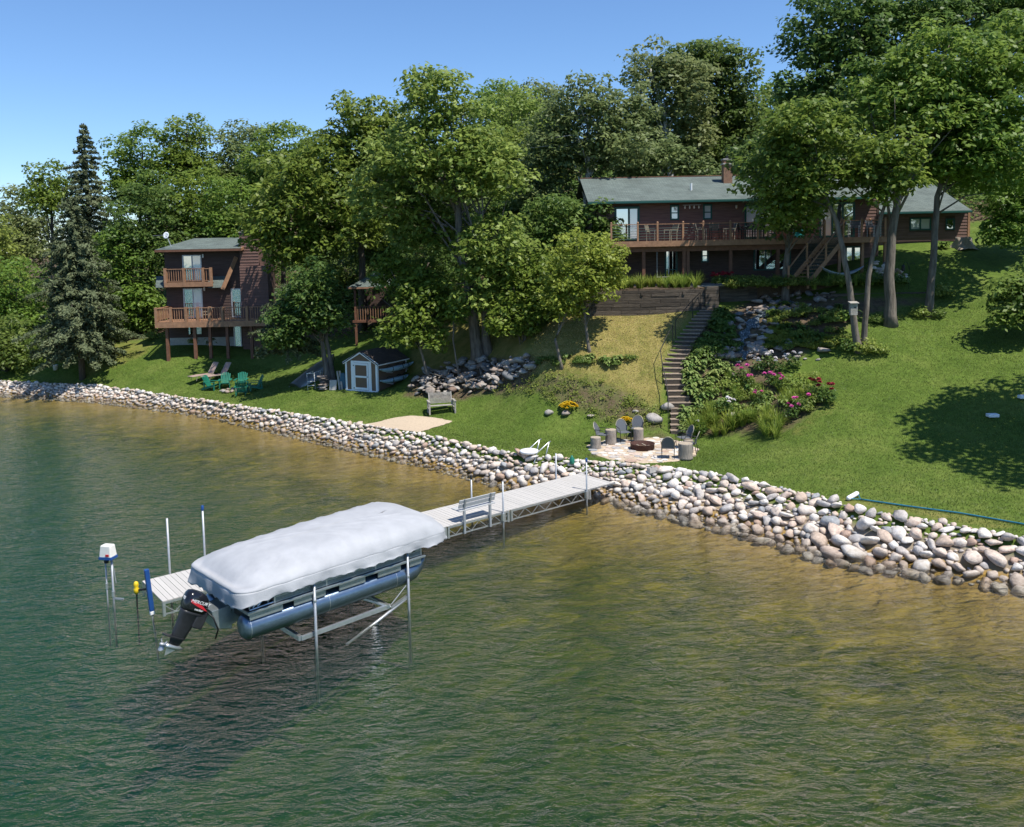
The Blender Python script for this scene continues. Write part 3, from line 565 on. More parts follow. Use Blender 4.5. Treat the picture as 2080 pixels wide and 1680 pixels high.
# right-hand maples
B1 = gbase(1812, 44); B2 = gbase(1887, 45.2); B3 = gbase(1748, 42)
tree('maple_tree', 'thickest trunked maple with huge crown on the right lawn', [B1, aty(1805, 560, 44), aty(1815, 450, 44), aty(1830, 380, 44), aty(1850, 250, 45)], [(1900, 140, 110, 70, 45), (1990, 200, 110, 90, 46), (1860, 240, 100, 80, 44.5), (1950, 300, 90, 70, 45), (2060, 120, 90, 90, 47), (1790, 200, 70, 60, 46)], 'leaf_maple', 'bark', .16, .72, 1.05, .30, 22)
tree('maple_tree', 'tall straight maple rightmost of the lawn trunks', [B2, aty(1895, 540, 45.2), aty(1905, 400, 45.3), aty(1920, 320, 45.4), aty(1960, 200, 46)], [(1960, 330, 65, 50, 44), (2030, 350, 80, 60, 46), (2000, 250, 90, 60, 44.5), (1900, 340, 60, 35, 45.5)], 'leaf_maple', 'bark', .16, .7, 1, .215, 16, extra_trunks=[[aty(1913, 360, 45.3), aty(1930, 335, 45.2), aty(1950, 310, 45)]])
tree('maple_tree', 'forked twin trunk maple carrying the birdhouse by the waterfall', [B3, aty(1735, 655, 42), aty(1722, 560, 42), aty(1700, 450, 42.2), aty(1672, 390, 42.4), aty(1650, 300, 42.5)],
     [(1640, 270, 85, 65, 42.5), (1580, 350, 65, 70, 43), (1660, 370, 60, 45, 42), (1800, 320, 70, 45, 41.5), (1830, 370, 55, 25, 41.5), (1790, 400, 40, 20, 41.5), (1600, 430, 55, 40, 43.5), (1740, 360, 40, 40, 42)], 'leaf_maple', 'bark', .15, .62, 1.05, .19, 9, lst=.7, extra_trunks=[[B3+Vector((.25, .1, 0)), aty(1757, 655, 42), aty(1765, 560, 42), aty(1785, 460, 42), aty(1800, 400, 41.8), aty(1810, 330, 41.6)]])
tree('maple_tree', 'tree with pale trunk in front of the deck stairs', [gbase(1595, 48.2), aty(1597, 530, 48.2), aty(1602, 480, 48.2), aty(1600, 400, 48.2)], [(1590, 400, 60, 60, 47.6), (1600, 450, 45, 35, 47.4), (1540, 330, 45, 45, 47.8), (1640, 400, 45, 50, 48)], 'leaf_dark', 'bark', .15, .6, 1.05, .2, 12)
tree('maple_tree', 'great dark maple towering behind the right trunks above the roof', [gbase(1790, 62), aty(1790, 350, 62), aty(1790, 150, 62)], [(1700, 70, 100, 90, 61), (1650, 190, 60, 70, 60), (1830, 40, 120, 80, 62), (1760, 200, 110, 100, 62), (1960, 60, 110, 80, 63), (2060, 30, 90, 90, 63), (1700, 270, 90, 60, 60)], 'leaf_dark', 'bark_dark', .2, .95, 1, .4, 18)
tree('maple_tree', 'tree at the right picture edge reaching over the garage corner', [gbase(2120, 50), aty(2120, 450, 50), aty(2110, 380, 50)], [(2060, 430, 60, 45, 49.5), (2040, 480, 50, 28, 49), (2100, 400, 70, 50, 50)], 'leaf_maple', 'bark', .16, .6, 1, .22, 12)
tree('shrub_tree', 'bushy branch mass at the right picture edge over the lawn', [gbase(2130, 41), aty(2120, 640, 41), aty(2110, 600, 41)], [(2075, 610, 55, 55, 41), (2050, 650, 35, 25, 40.5), (2120, 600, 60, 70, 41)], 'leaf_shrub', 'bark', .15, .55, .9, .12, 10)
X0 = Vector((25.5, 30.5, H1(25.5, 30.5)-.1))
tree('maple_tree', 'maple standing just outside the right edge whose shadow falls on the lawn', [X0, X0+Vector((0, 0, 5)), X0+Vector((-.4, 0, 9)), X0+Vector((-.5, 0, 12))], [], 'leaf_maple', 'bark', rad=.3, wclumps=ell_clumps((24.6, 30.5, X0.z+9.5), 4.6, 4.6, 2.8, .75, .8)+ell_clumps((22.2, 32.5, X0.z+7.2), 2.6, 2.4, 1.3, .7, .8))

# ------------------------------------------------------------------ dock
EO = atz(349, 1216, .6); DA = R_(38.6); DW = 1.85; DL = 17.2
def plane_local(px, py, org, ang, yl):
    d = ray(px, py); n = Vector((-math.sin(ang), math.cos(ang))); o = Vector((org[0], org[1]))
    t = (o.dot(n)+yl)/(d.x*n.x+d.y*n.y); p = Vector((d.x*t, d.y*t))-o; return p.x*math.cos(ang)+p.y*math.sin(ang), CH+d.z*t
dock = thing('dock', 'long pale plank dock on aluminium truss frames running from the rocks past the boat', 'dock', (EO.x, EO.y, 0), DA)
nb = int(DL/.152)
bm_ = MB().box(0, .142, -.02, DW+.02, .575, .60).mesh('deck_board', 'dock_board')
for i in range(nb):
    link('deck_board', bm_, dock, (-.25+i*.152+(0 if i > 0 else 0), 0, random.uniform(-.002, .002)))
secs = [(-.25, 3.0), (3.05, 6.0), (6.05, 9.0), (9.05, 11.7), (11.78, 15.7)]
for a, b in secs:
    for y in (0, DW):
        m_ = MB(); m_.box(a, b, y-.03, y+.03, .51, .573); m_.box(a, b, y-.02, y+.02, .20, .24)
        for e in (a, b-.07): m_.box(e, e+.07, y-.035, y+.035, .17, .51)
        n = max(3, int((b-a)/.32)); st = (b-a)/n
        for i in range(n): m_.bar((a+st*i, y, .23 if i % 2 else .51), (a+st*(i+1), y, .51 if i % 2 else .23), .02, .02)
        m_.build('truss', 'aluminium', dock)
    m_ = MB()
    for e in np.arange(a+.2, b, .9): m_.box(e, e+.05, .03, DW-.03, .50, .572)
    m_.build('cross_member', 'aluminium', dock)
m_ = MB()
for y in (.05, DW-.05): m_.box(15.72, 17.1, y-.025, y+.025, .51, .573)
m_.build('ramp_frame', 'aluminium', dock)
def dock_post(px, yl, ytop, cap=None, zbot=-1.2, m='galv', x=None):
    xx, zt = plane_local(px, ytop, EO, DA, yl); xx = x if x is not None else xx
    p = MB().tube([(xx, yl, zbot), (xx, yl, zt)], .032, 10).build('post', m, dock, True)
    if cap: MB().lathe([(.04, 0), (.045, .04), (.045, .13), (.03, .15)], 10, (xx, yl, zt-.1)).build('cap', cap, p, True)
    MB().cbox((xx, yl-.0, .42), (.13, .11, .26)).build('post_bracket', 'aluminium', dock)
for px, yl, yt, cap in ((1191, -.07, 933, 'blue_plastic'), (1021, -.07, 978, None), (1129, DW+.07, 921, None), (957, DW+.07, 968, 'black_metal'), (411, DW+.07, 1030, 'blue_plastic'), (339, DW+.07, 1053, None)): dock_post(px, yl, yt, cap)
for x in (3.1, 6.1): MB().tube([(x, -.07, -1.3), (x, -.07, .62)], .03, 8).build('post', 'galv', dock, True)
bp_ = thing('mooring_post', 'blue padded bumper post leaning at the outer dock end', 'post', (EO.x+math.cos(DA)*-.33-math.sin(DA)*.72, EO.y+math.sin(DA)*-.33+math.cos(DA)*.72, 0), DA)
bp_.rotation_euler = (0, R_(-4), DA); MB().box(-.06, .06, -.06, .06, .12, 1.32).build('bumper', 'blue_plastic', bp_, bevel=.015); MB().tube([(0, 0, -1.4), (0, 0, .2)], .03, 8).build('pole', 'galv', bp_, True); MB().box(-.062, .062, -.062, .062, .02, .118).build('scuffed_foot', 'white_decal', bp_, bevel=.01)
# dock bench
bx0, _ = plane_local(943, 1062, EO, DA, -.06); bx1, _ = plane_local(995, 1043, EO, DA, -.06)
bl = thing('dock_bench', 'grey slatted bench bolted to the near edge of the dock', 'bench', (EO.x+math.cos(DA)*bx0, EO.y+math.sin(DA)*bx0, 0), DA); Lb = bx1-bx0
for x in (0, Lb):
    MB().box(x-.04, x+.04, -.11, -.036, .20, 1.0).build('leg', 'galv', bl, bevel=.006)
    MB().bar((x, -.05, .98), (x, -.16, 1.42), .06, .05).build('back_support', 'galv', bl)
MB().box(-.22, Lb+.22, -.10, .13, 1.0, 1.04).build('seat_slat', 'bench_plastic', bl, bevel=.008); MB().box(-.22, Lb+.22, .15, .38, 1.0, 1.04).build('seat_slat', 'bench_plastic', bl, bevel=.008)
for z0, y0 in ((1.12, -.06), (1.28, -.105)): MB().bar((-.22, y0, z0+.06), (Lb+.22, y0, z0+.06), .03, .13, (0, -.25, 1)).build('back_slat', 'bench_plastic', bl, bevel=.006)
# small outboard stored on poles
mo = thing('small_outboard_motor', 'cream and blue small outboard cowl on two thin poles beyond the dock end', 'motor', (EO.x+math.cos(DA)*-1.0-math.sin(DA)*2.35, EO.y+math.sin(DA)*-1.0+math.cos(DA)*2.35, 0), R_(-12))
def frustum(mb, a, b, z0, z1, k, y=0):
    mb.add([(-a, y-b, z0), (a, y-b, z0), (a, y+b, z0), (-a, y+b, z0), (-a*k, y-b*k, z1), (a*k, y-b*k, z1), (a*k, y+b*k, z1), (-a*k, y+b*k, z1)], [(0,3,2,1),(4,5,6,7),(0,1,5,4),(1,2,6,5),(2,3,7,6),(3,0,4,7)]); return mb
cw = frustum(MB(), .2, .15, 1.32, 1.72, .78).build('cowl', 'plastic_white', mo, bevel=.03)
frustum(MB(), .206, .156, 1.315, 1.40, .96).build('blue_stripe', 'blue_plastic', cw, bevel=.01); MB().box(.03, .13, -.158, -.14, 1.42, 1.48).build('red_badge', 'red_decal', cw)
for x, r_ in ((-.1, .02), (.1, .03)):
    MB().tube([(x, 0, -1.3), (x, 0, 1.32)], r_, 8).build('pole', 'galv', mo, True); MB().lathe([(r_+.018, 0), (r_+.018, .16)], 10, (x, 0, .42 if x < 0 else .2)).build('collar', 'aluminium', mo)
MB().tube([(.1, .02, 1.3), (.19, .02, .6)], .012, 6).build('tie_rod', 'galv', mo); MB().box(.1, .42, -.02, .02, .12, .17).build('bracket', 'galv', mo); MB().lathe([(.05, 0), (.07, .06), (.04, .12)], 10, (-.02, -.06, 1.2)).build('crank_hub', 'black_metal', mo)
yc = thing('yellow_hose_coupling', 'small yellow clamp hanging at the outer dock corner', 'clamp', (EO.x+math.cos(DA)*-.45-math.sin(DA)*1.75, EO.y+math.sin(DA)*-.45+math.cos(DA)*1.75, 0), DA)
MB().lathe([(.03, .3), (.07, .36), (.08, .46), (.05, .5), (.075, .56), (.06, .64), (.03, .67)], 10).build('body', 'plastic_yellow', yc, True); MB().tube([(0, 0, -1.2), (0, 0, .32)], .022, 8).build('pole', 'black_metal', yc); MB().bar((0, 0, .42), (.2, -.2, .45), .05, .05).build('clamp_arm', 'black_metal', yc)
# ------------------------------------------------------------------ boat lift, canopy, pontoon boat
LO = atz(643, 1312, 0); LA = R_(43.5)
lift = thing('boat_lift', 'aluminium boat lift with scalloped grey canopy over the pontoon boat', 'boat lift', (LO.x, LO.y, 0), LA)
for x in (0, 2.9):
    for y in (0, 2.92):
        p = MB().tube([(x, y, -1.5), (x, y, 1.72)], .037, 12).build('leg', 'galv', lift, True); MB().lathe([(.047, 0), (.047, .05)], 12, (x, y, .95 if x else 1.15)).build('collar', 'aluminium', p)
for y in (.12, 2.78): MB().box(-.35, 2.35, y-.035, y+.035, .22, .34).build('bunk_beam', 'aluminium', lift, bevel=.006)
for x in (-.35, 2.3): MB().box(x-.05, x+.05, .15, 2.75, .20, .325).build('cross_beam', 'aluminium', lift, bevel=.006)
for y in (.05, 2.86):
    MB().bar((2.9, y, .42), (2.32, y, .26), .07, .05).build('lift_arm', 'aluminium', lift); MB().tube([(2.9, y, .75), (2.35, y, .34)], .012, 6).build('cable', 'galv', lift)
    MB().tube([(2.85, y, .35), (1.9, y, .02), (.9, y, -.3)], .04, 6).build('brace_pipe', 'galv', lift, True)
    MB().bar((2.3, y, .30), (1.75, y+(.5 if y < 1 else -.5), .55), .06, .06).build('bunk_support', 'aluminium', lift)
CX0, CX1, CY0, CY1 = -2.0, 4.42, -.06, 3.0
def canopy():
    cx, cy, hx, hy = (CX0+CX1)/2, (CY0+CY1)/2, (CX1-CX0)/2, (CY1-CY0)/2; rings = []; n = 300
    def rr(inset, rad):
        a, b = hx-inset, hy-inset; rad = min(rad, b*.98); P_ = []; per = [2*(b-rad), 2*(a-rad)]; arc = math.pi*rad/2; tot = 2*sum(per)+4*arc
        for i in range(n):
            s = tot*i/n
            segs = [(per[1], 'l', (-(a-rad), -b), (1, 0)), (arc, 'a', (a-rad, -(b-rad)), -90), (per[0], 'l', (a, -(b-rad)), (0, 1)), (arc, 'a', (a-rad, b-rad), 0), (per[1], 'l', (a-rad, b), (-1, 0)), (arc, 'a', (-(a-rad), b-rad), 90), (per[0], 'l', (-a, b-rad), (0, -1)), (arc, 'a', (-(a-rad), -(b-rad)), 180)]
            for L_, k, p, q in segs:
                if s <= L_ or (k == 'a' and q == 180):
                    if k == 'l': P_.append((p[0]+q[0]*s, p[1]+q[1]*s))
                    else:
                        t = R_(q)+min(s, L_)/max(rad, 1e-6); P_.append((p[0]+rad*math.cos(t), p[1]+rad*math.sin(t)))
                    break
                s -= L_
        return P_, tot
    from mathutils import noise as mn
    P_, tot = rr(0, .45); sv = []; levels = 9
    for k in range(levels):
        u = k/(levels-1); Pk, tk = rr(.004-.03*u, .45)
        for q, (x, y) in enumerate(Pk):
            s = tk*q/n; stern = max(0, min(1, (-x/hx-.9)*12)); nz = mn.noise(Vector((x*1.7, y*1.7, u*1.2)))+.6*mn.noise(Vector((x*4.5, y*4.5, 5+u*1.5)))
            ln = math.hypot(x/hx, y/hy) or 1; ox, oy = x/hx/ln, y/hy/ln; o_ = (.02*u**.5+.055*nz*u+.028*u*math.sin(s*6.3+3*mn.noise(Vector((s*.6, 1, 0)))))
            z = 1.925-u*(.30+.10*stern+.03*nz)+(.055*abs(math.sin(s*math.pi/.30)) if k == levels-1 else .02*abs(math.sin(s*math.pi/.30)) if k == levels-2 else 0)
            sv.append((cx+x+ox*o_, cy+y+oy*o_, z-.03*max(0, -x/hx)))
    skirt = MB().add(sv, [(k*n+q, (k+1)*n+q, (k+1)*n+(q+1) % n, k*n+(q+1) % n) for k in range(levels-1) for q in range(n)])
    prof = [(.03, 1.86, .45), (.005, 1.885, .45), (-.002, 1.915, .45), (.012, 1.96, .45), (.045, 2.03, .5), (.11, 2.12, .55), (.20, 2.21, .6), (.33, 2.29, .65), (.5, 2.355, .7), (.72, 2.405, .75), (1.0, 2.44, .5), (1.3, 2.455, .2), (1.5, 2.46, .02)]
    vs = []
    from mathutils import noise as mn
    for k, (ins, z, rad) in enumerate(prof):
        P_, tot = rr(ins, rad)
        for i, (x, y) in enumerate(P_):
            s = tot*i/n; zz = z; fold = max(0, .25-k/12)
            nz = mn.noise(Vector((x*2.2, y*2.2, z*3)))*.5+mn.noise(Vector((x*5, y*5, 3+z*6)))*.3
            o_ = fold*((.07*nz+.022*math.sin(s*9+2*mn.noise(Vector((s*.7, 0, 0))))))
            ln = math.hypot(x/hx, y/hy) or 1; ox, oy = x/hx/ln, y/hy/ln
            rib = .03*(1-abs(math.sin((x+hx)*math.pi/.62)))**2*min(1, k/5)*(k > 3)*(1-min(1, max(0, (ins-.75)/.7))*.75)
            zz += rib+(.02*nz*fold)-.10*max(0, -x/hx)*(k > 2)*min(1, (k-2)/4)-(.12*max(0, (abs(x)-hx*.75)/(hx*.25))**2)*(k > 4)+.06*(x/hx)*(k > 4)
            if 2 < k < 6: zz += .006*nz
            vs.append((cx+x+ox*o_, cy+y+oy*o_, zz))
    fs = [(k*n+i, k*n+(i+1) % n, (k+1)*n+(i+1) % n, (k+1)*n+i) for k in range(len(prof)-1) for i in range(n)]+[tuple((len(prof)-1)*n+i for i in range(n))]
    return MB().add(vs, fs), skirt
cn, skm = canopy(); cn = cn.build('canopy', 'canvas', lift, True); skm.build('skirt', 'canvas', cn, True).modifiers.new('thickness', 'SOLIDIFY').thickness = .005; sm = cn.modifiers.new('thickness', 'SOLIDIFY'); sm.thickness = .006
m_ = MB()
for x in np.arange(CX0+1.5, CX1-.9, .62): m_.tube([(x, CY0+.16, 1.8), (x, CY0+.6, 2.08), (x, 1.47, 2.2), (x, CY1-.6, 2.08), (x, CY1-.16, 1.8)], .015, 6)
for y in (CY0+.16, CY1-.16): m_.tube([(CX0+1.4, y, 1.78), (CX1-.9, y, 1.78)], .02, 6)
m_.build('canopy_frame', 'galv', lift)
boat = thing('pontoon_boat', 'blue grey pontoon boat raised on the lift under the canopy', 'boat', (LO.x, LO.y, 0), LA)
def tubeline(y):
    pts = [(-1.83, y, .96), (-1.80, y, .96), (-1.72, y, .96), (3.0, y, .96), (3.25, y, 1.0), (3.48, y, 1.08), (3.66, y, 1.19), (3.72, y, 1.24)]; return MB().tube(pts, [.13, .25, .315, .315, .285, .20, .09, .03], 28)
for y in (.33, 2.2):
    t_ = tubeline(y).build('pontoon', 'pontoon', boat, True)
    for x in (-1.70, .45, 2.55): MB().tube([(x, y, .96), (x+.012, y, .96)], .3185, 28, False).build('weld_seam', 'aluminium', t_)
    MB().box(-1.72, 3.45, y-.03, y+.03, 1.20, 1.30).build('riser', 'boat_panel', t_)
for x in (-1.5, -.2, 1.0, 2.1, 3.0): MB().box(x, x+.1, .1, 2.45, 1.27, 1.345).build('cross_channel', 'boat_rail', boat)
MB().box(-1.70, 3.2, .36, 2.17, 1.12, 1.262).build('gap_blocker', 'black_metal', boat); MB().box(-1.72, 3.5, .04, 2.5, 1.345, 1.40).build('deck', 'boat_panel', boat)  # first box is added to block light, keeping the gaps below the deck dark
for a, b in ((-1.72, -.85), (-.55, .35), (.75, 1.55), (1.95, 2.7), (3.0, 3.4)): MB().box(a, b, .045, .075, 1.20, 1.355).build('side_bracket', 'boat_rail', boat)
for y in (.02, 2.52): MB().box(-1.74, 3.52, y-.03, y+.03, 1.36, 1.425).build('rub_rail', 'boat_rail', boat, bevel=.01)
MB().box(-1.78, -1.73, .0, 2.54, 1.34, 1.425).build('stern_rail', 'boat_rail', boat, bevel=.01)
for y in (.09, 2.45):
    f_ = MB().box(-1.05, 3.42, y-.012, y+.012, 1.425, 1.90).build('fence_panel', 'boat_rail', boat)
    for z in (1.47, 1.50, 1.53): MB().box(-1.05, 3.43, y-.02, y+.02, z, z+.009).build('trim_strip', 'boat_panel', f_)
    for x in (-1.05, .4, 1.9, 3.42): MB().box(x-.02, x+.02, y-.022, y+.022, 1.425, 1.92).build('stanchion', 'aluminium', f_)
    MB().box(-1.07, 3.44, y-.024, y+.024, 1.90, 1.94).build('top_rail', 'aluminium', f_)
    if y < 1:
        text_part('MC 4511 IL', .15, 'black_metal', f_, (2.86, y-.03, 1.625), (math.pi/2, 0, 0)); MB().box(2.18, 2.30, y-.018, y-.0125, 1.57, 1.68).build('green_sticker', 'green_trim', f_)
        text_part('Tracker', .22, 'black_metal', f_, (-.35, y-.03, 1.64), (math.pi/2, 0, 0), .3)
MB().box(-1.0, 3.3, .14, .7, 1.4, 1.85).build('bench_seat', 'bench_plastic', boat, bevel=.03); MB().box(-1.0, 3.3, 1.85, 2.4, 1.4, 1.85).build('bench_seat', 'bench_plastic', boat, bevel=.03)
m_ = MB()
for a, b in (((-1.68, .12, 1.42), (-1.68, .12, 1.62)), ((-1.2, .12, 1.42), (-1.2, .12, 1.66)), ((-1.62, .12, 1.43), (-1.38, .12, 1.66)), ((-1.5, .12, 1.43), (-1.26, .12, 1.66)), ((-1.72, .05, 1.45), (-1.1, .05, 1.47))): m_.tube([a, b], .02, 6)
m_.build('boarding_ladder', 'aluminium', boat)
pod = MB().add([(-1.75, .95, 1.33), (-1.75, 1.6, 1.33), (-2.25, 1.6, 1.32), (-2.25, .95, 1.32), (-1.75, .95, .72), (-1.75, 1.6, .72), (-2.18, 1.6, .86), (-2.18, .95, .86)], [(0, 1, 2, 3), (7, 6, 5, 4), (0, 3, 7, 4), (2, 1, 5, 6), (3, 2, 6, 7), (1, 0, 4, 5)]).build('motor_pod', 'boat_rail', boat, bevel=.015)
for y in (.92, 1.62): MB().add([(-1.2, y, 1.3), (-1.75, y, 1.32), (-1.8, y, .85), (-1.0, y, 1.1)], [(0, 1, 2, 3)]).build('pod_gusset', 'boat_rail', pod)
# outboard motor, tilted up
mt = bpy.data.objects.new('outboard_motor', None); COL.objects.link(mt); mt.parent = boat; mt.location = (-2.62, 1.22, 1.40); mt.rotation_euler = (0, R_(31), 0); mt.scale = (.92, .95, .86)
def loft(rings, n=20):
    vs = []; fs = []
    for (z, cxx, a, b, p) in rings:
        for k in range(n):
            t = 2*math.pi*k/n; c, s = math.cos(t), math.sin(t); vs.append((cxx+a*math.copysign(abs(c)**p, c), b*math.copysign(abs(s)**p, s), z))
    for i in range(len(rings)-1):
        for k in range(n): fs.append((i*n+k, i*n+(k+1) % n, (i+1)*n+(k+1) % n, (i+1)*n+k))
    fs += [tuple(range(n))[::-1], tuple((len(rings)-1)*n+k for k in range(n))]; return MB().add(vs, fs)
cwl = loft([(-.04, .02, .30, .20, .6), (.06, .02, .345, .225, .55), (.22, .0, .35, .23, .55), (.38, -.03, .315, .215, .55), (.47, -.06, .25, .18, .6), (.515, -.08, .15, .11, .7)]).build('cowling', 'black_gloss', mt, True)
leg = loft([(-1.02, -.05, .14, .045, .8), (-.78, -.03, .20, .065, .8), (-.40, -.02, .235, .12, .7), (-.1, .0, .28, .17, .6), (-.03, .02, .32, .21, .6)]).build('midsection', 'motor_grey', mt, True)
MB().prism([(-.42, -.14), (-.45, 0), (-.42, .14), (.12, .08), (.2, 0), (.12, -.08)], -.80, -.775).build('cavitation_plate', 'motor_grey', leg)
gear = MB().tube([(.24, 0, -1.05), (.12, 0, -1.05), (-.2, 0, -1.05), (-.28, 0, -1.05)], [.02, .065, .075, .055], 14).build('gearcase', 'aluminium', mt, True)
MB().add([(.1, -.008, -1.08), (-.2, -.008, -1.08), (-.16, 0, -1.32), (.1, .008, -1.08), (-.2, .008, -1.08)], [(0, 1, 2), (3, 2, 4), (0, 2, 3), (1, 4, 2)]).build('skeg', 'aluminium', gear)
pr = MB().lathe([(.05, 0), (.055, .05), (.04, .13), (.015, .15)], 12); pr.v = [(-.28-z, y, -1.05+x) for x, y, z in pr.v]; pr = pr.build('propeller', 'galv', mt, True)
for k in range(3):
    a = 2.094*k+.5; d_ = Vector((0, math.cos(a), math.sin(a))); e_ = Vector((0, -math.sin(a), math.cos(a))); c_ = Vector((-.34, 0, -1.05)); q = [c_+d_*.04-e_*.03+Vector((.03, 0, 0)), c_+d_*.11-e_*.08+Vector((.05, 0, 0)), c_+d_*.18-e_*.02, c_+d_*.17+e_*.06+Vector((-.03, 0, 0)), c_+d_*.05+e_*.04+Vector((-.03, 0, 0))]
    o = MB().add(q, [(0, 1, 2, 3, 4)]).build('blade', 'galv', pr); o.modifiers.new('t', 'SOLIDIFY').thickness = .012
MB().box(.12, .42, -.17, .17, -.42, .05).build('swivel_bracket', 'motor_grey', mt, bevel=.03)
MB().tube([(.3, -.1, .1), (.5, -.3, .0), (.75, -.35, -.25), (.95, -.1, -.55)], .022, 8).build('cable_bundle', 'black_metal', mt, True)
MB().tube([(.2, .05, -.5), (.42, .05, -.15)], .03, 8).build('tilt_ram', 'aluminium', mt)
text_part('MERCURY', .125, 'white_decal', cwl, (.02, -.2335, .27), (math.pi/2, 0, 0), .25); text_part('tracker', .085, 'white_decal', cwl, (.05, -.2325, .075), (math.pi/2, 0, 0), .25)
MB().add([(-.28, -.2315, .30), (.10, -.2335, .21), (.30, -.228, .10), (.22, -.230, .10), (-.02, -.2325, .155), (-.25, -.2305, .22)], [(0, 5, 4, 1), (1, 4, 3, 2)]).build('red_flash', 'red_decal', cwl).modifiers.new('t', 'SOLIDIFY').thickness = .006
text_part('90', .13, 'white_decal', cwl, (-.352, 0, .26), (math.pi/2, 0, -math.pi/2))
# ------------------------------------------------------------------ things on the rock bank
s0 = atz(1083, 955, .25)
st = thing('boarding_steps', 'aluminium steps with two handrails standing on the rocks beside the dock', 'steps', (s0.x, s0.y, .1), R_(38))
for y in (-.32, .32):
    MB().bar((-.38, y, .05), (.55, y, .55), .04, .12).build('stringer', 'aluminium', st); MB().tube([(-.45, y, -.05), (-.05, y, .95), (.0, y, 1.0), (.62, y, 1.32), (.75, y, 1.36)], .025, 8).build('handrail', 'aluminium', st, True); MB().tube([(.35, y, .45), (.66, y, 1.34)], .025, 8).build('rail_post', 'aluminium', st, True)
for i in range(4): MB().box(-.32+i*.22, -.13+i*.22, -.3, .3, .1+i*.125, .135+i*.125).build('tread', 'weathered', st)
d_ = gp(1075, 933); tag(MB().lathe([(.05, 0), (.36, .03), (.42, .1), (.40, .15), (.3, .18)], 24).build('flat_stone', 'white_decal', None, True), 'round flat white stone lying on the rocks left of the boarding steps', 'stone').location = d_+Vector((0, 0, .2))
d_ = gp(1162, 953); o = tag(MB().lathe([(.10, 0), (.11, .05), (.11, .24), (.05, .3), (.05, .36)], 12).build('green_bottle', 'adirondack', None, True), 'green canister wedged in the rocks near the dock ramp', 'canister'); o.location = d_+Vector((0, 0, .15))
cb = thing('cinder_block', 'grey hollow cinder block among the rocks below the fire pit', 'block', gp(1325, 966)+Vector((0, 0, .12)), .5)
m_ = MB()
for a in ((-.2, .2, -.1, -.07), (-.2, .2, .07, .1), (-.2, -.17, -.07, .07), (-.015, .015, -.07, .07), (.17, .2, -.07, .07)): m_.box(*a, 0, .2)
m_.build('shell', 'concrete', cb)
th = thing('tow_rope', 'blue tow rope with white handle lying on the lawn edge at right', 'rope')
pts = [gp(px, py)+Vector((0, 0, .05)) for px, py in ((1748, 1018), (1760, 1021), (1850, 1032), (1950, 1048), (2079, 1070), (2110, 1076))]
MB().tube(pts, .028, 8).build('rope', 'rope_blue', th, True); hp = [gp(1722, 1020)+Vector((0, 0, .1)), gp(1742, 1009)+Vector((0, 0, .1))]
MB().tube([hp[0], hp[0].lerp(hp[1], .1), hp[0].lerp(hp[1], .9), hp[1]], [.06, .085, .085, .06], 10).build('handle', 'white_decal', th, True)
for h_ in hp: MB().tube([h_, pts[0]], .018, 6).build('bridle', 'rope_blue', th)
tag(MB().box(-.22, .22, -.15, .15, 0, .14).build('utility_box', 'white_paint', None, bevel=.03), 'small white box lid set in the right lawn', 'box').location = gp(2016, 848)
tag(MB().box(-.22, .4, -.15, .15, 0, .14).build('utility_box', 'white_paint', None, bevel=.03), 'white box lid cut by the right picture edge', 'box').location = gp(2080, 810)
# sand pad
poly = [(742, 863), (790, 852), (835, 846), (885, 851), (921, 858), (890, 868), (850, 880), (800, 873)]
pts = [gp(*p) for p in poly]; c_ = sum(pts, Vector())/len(pts); vs = [c_]; nseg = 48; rimv = []
for i in range(nseg):
    k = i/nseg*len(pts); a = pts[int(k) % len(pts)].lerp(pts[(int(k)+1) % len(pts)], k % 1); rimv.append(c_.lerp(a, 1+random.uniform(-.03, .03)))
vs = []; fs = []
for q in range(5):
    for v in rimv: p = c_.lerp(v, (q+.02)/4); vs.append((p.x, p.y, H1(p.x, p.y)+.03))
for q in range(4):
    for i in range(nseg): fs.append((q*nseg+i, q*nseg+(i+1) % nseg, (q+1)*nseg+(i+1) % nseg, (q+1)*nseg+i))
struct(MB().add(vs, fs).build('sand_patch', 'sand', None, True))
# ------------------------------------------------------------------ houses
def uvquad(name, quads, m, parent, th=.12):
    """slabs given by 4 corners (eave l, eave r, ridge r, ridge l) with metric uv on top"""
    me = bpy.data.meshes.new(name); vs = []; fs = []; uvs = []
    for q in quads:
        q = [Vector(p) for p in q]; n = (q[1]-q[0]).cross(q[3]-q[0]).normalized(); o = len(vs); vs += q+[p-n*th for p in q]; ex = (q[1]-q[0]).normalized(); ey = n.cross(ex)
        fl = [(0, 1, 2, 3), (7, 6, 5, 4), (0, 4, 5, 1), (1, 5, 6, 2), (2, 6, 7, 3), (3, 7, 4, 0)]
        for f in fl:
            fs.append(tuple(i+o for i in f)); uvs += [((p-q[0]).dot(ex), (p-q[0]).dot(ey)) for p in [(q+[p-n*th for p in q])[i] for i in f]]
    me.from_pydata([tuple(v) for v in vs], [], fs); u = me.uv_layers.new(name='uv')
    for i, c in enumerate(uvs): u.data[i].uv = c
    me.materials.append(MATS[m]); o = bpy.data.objects.new(name, me); COL.objects.link(o); o.parent = parent; return o
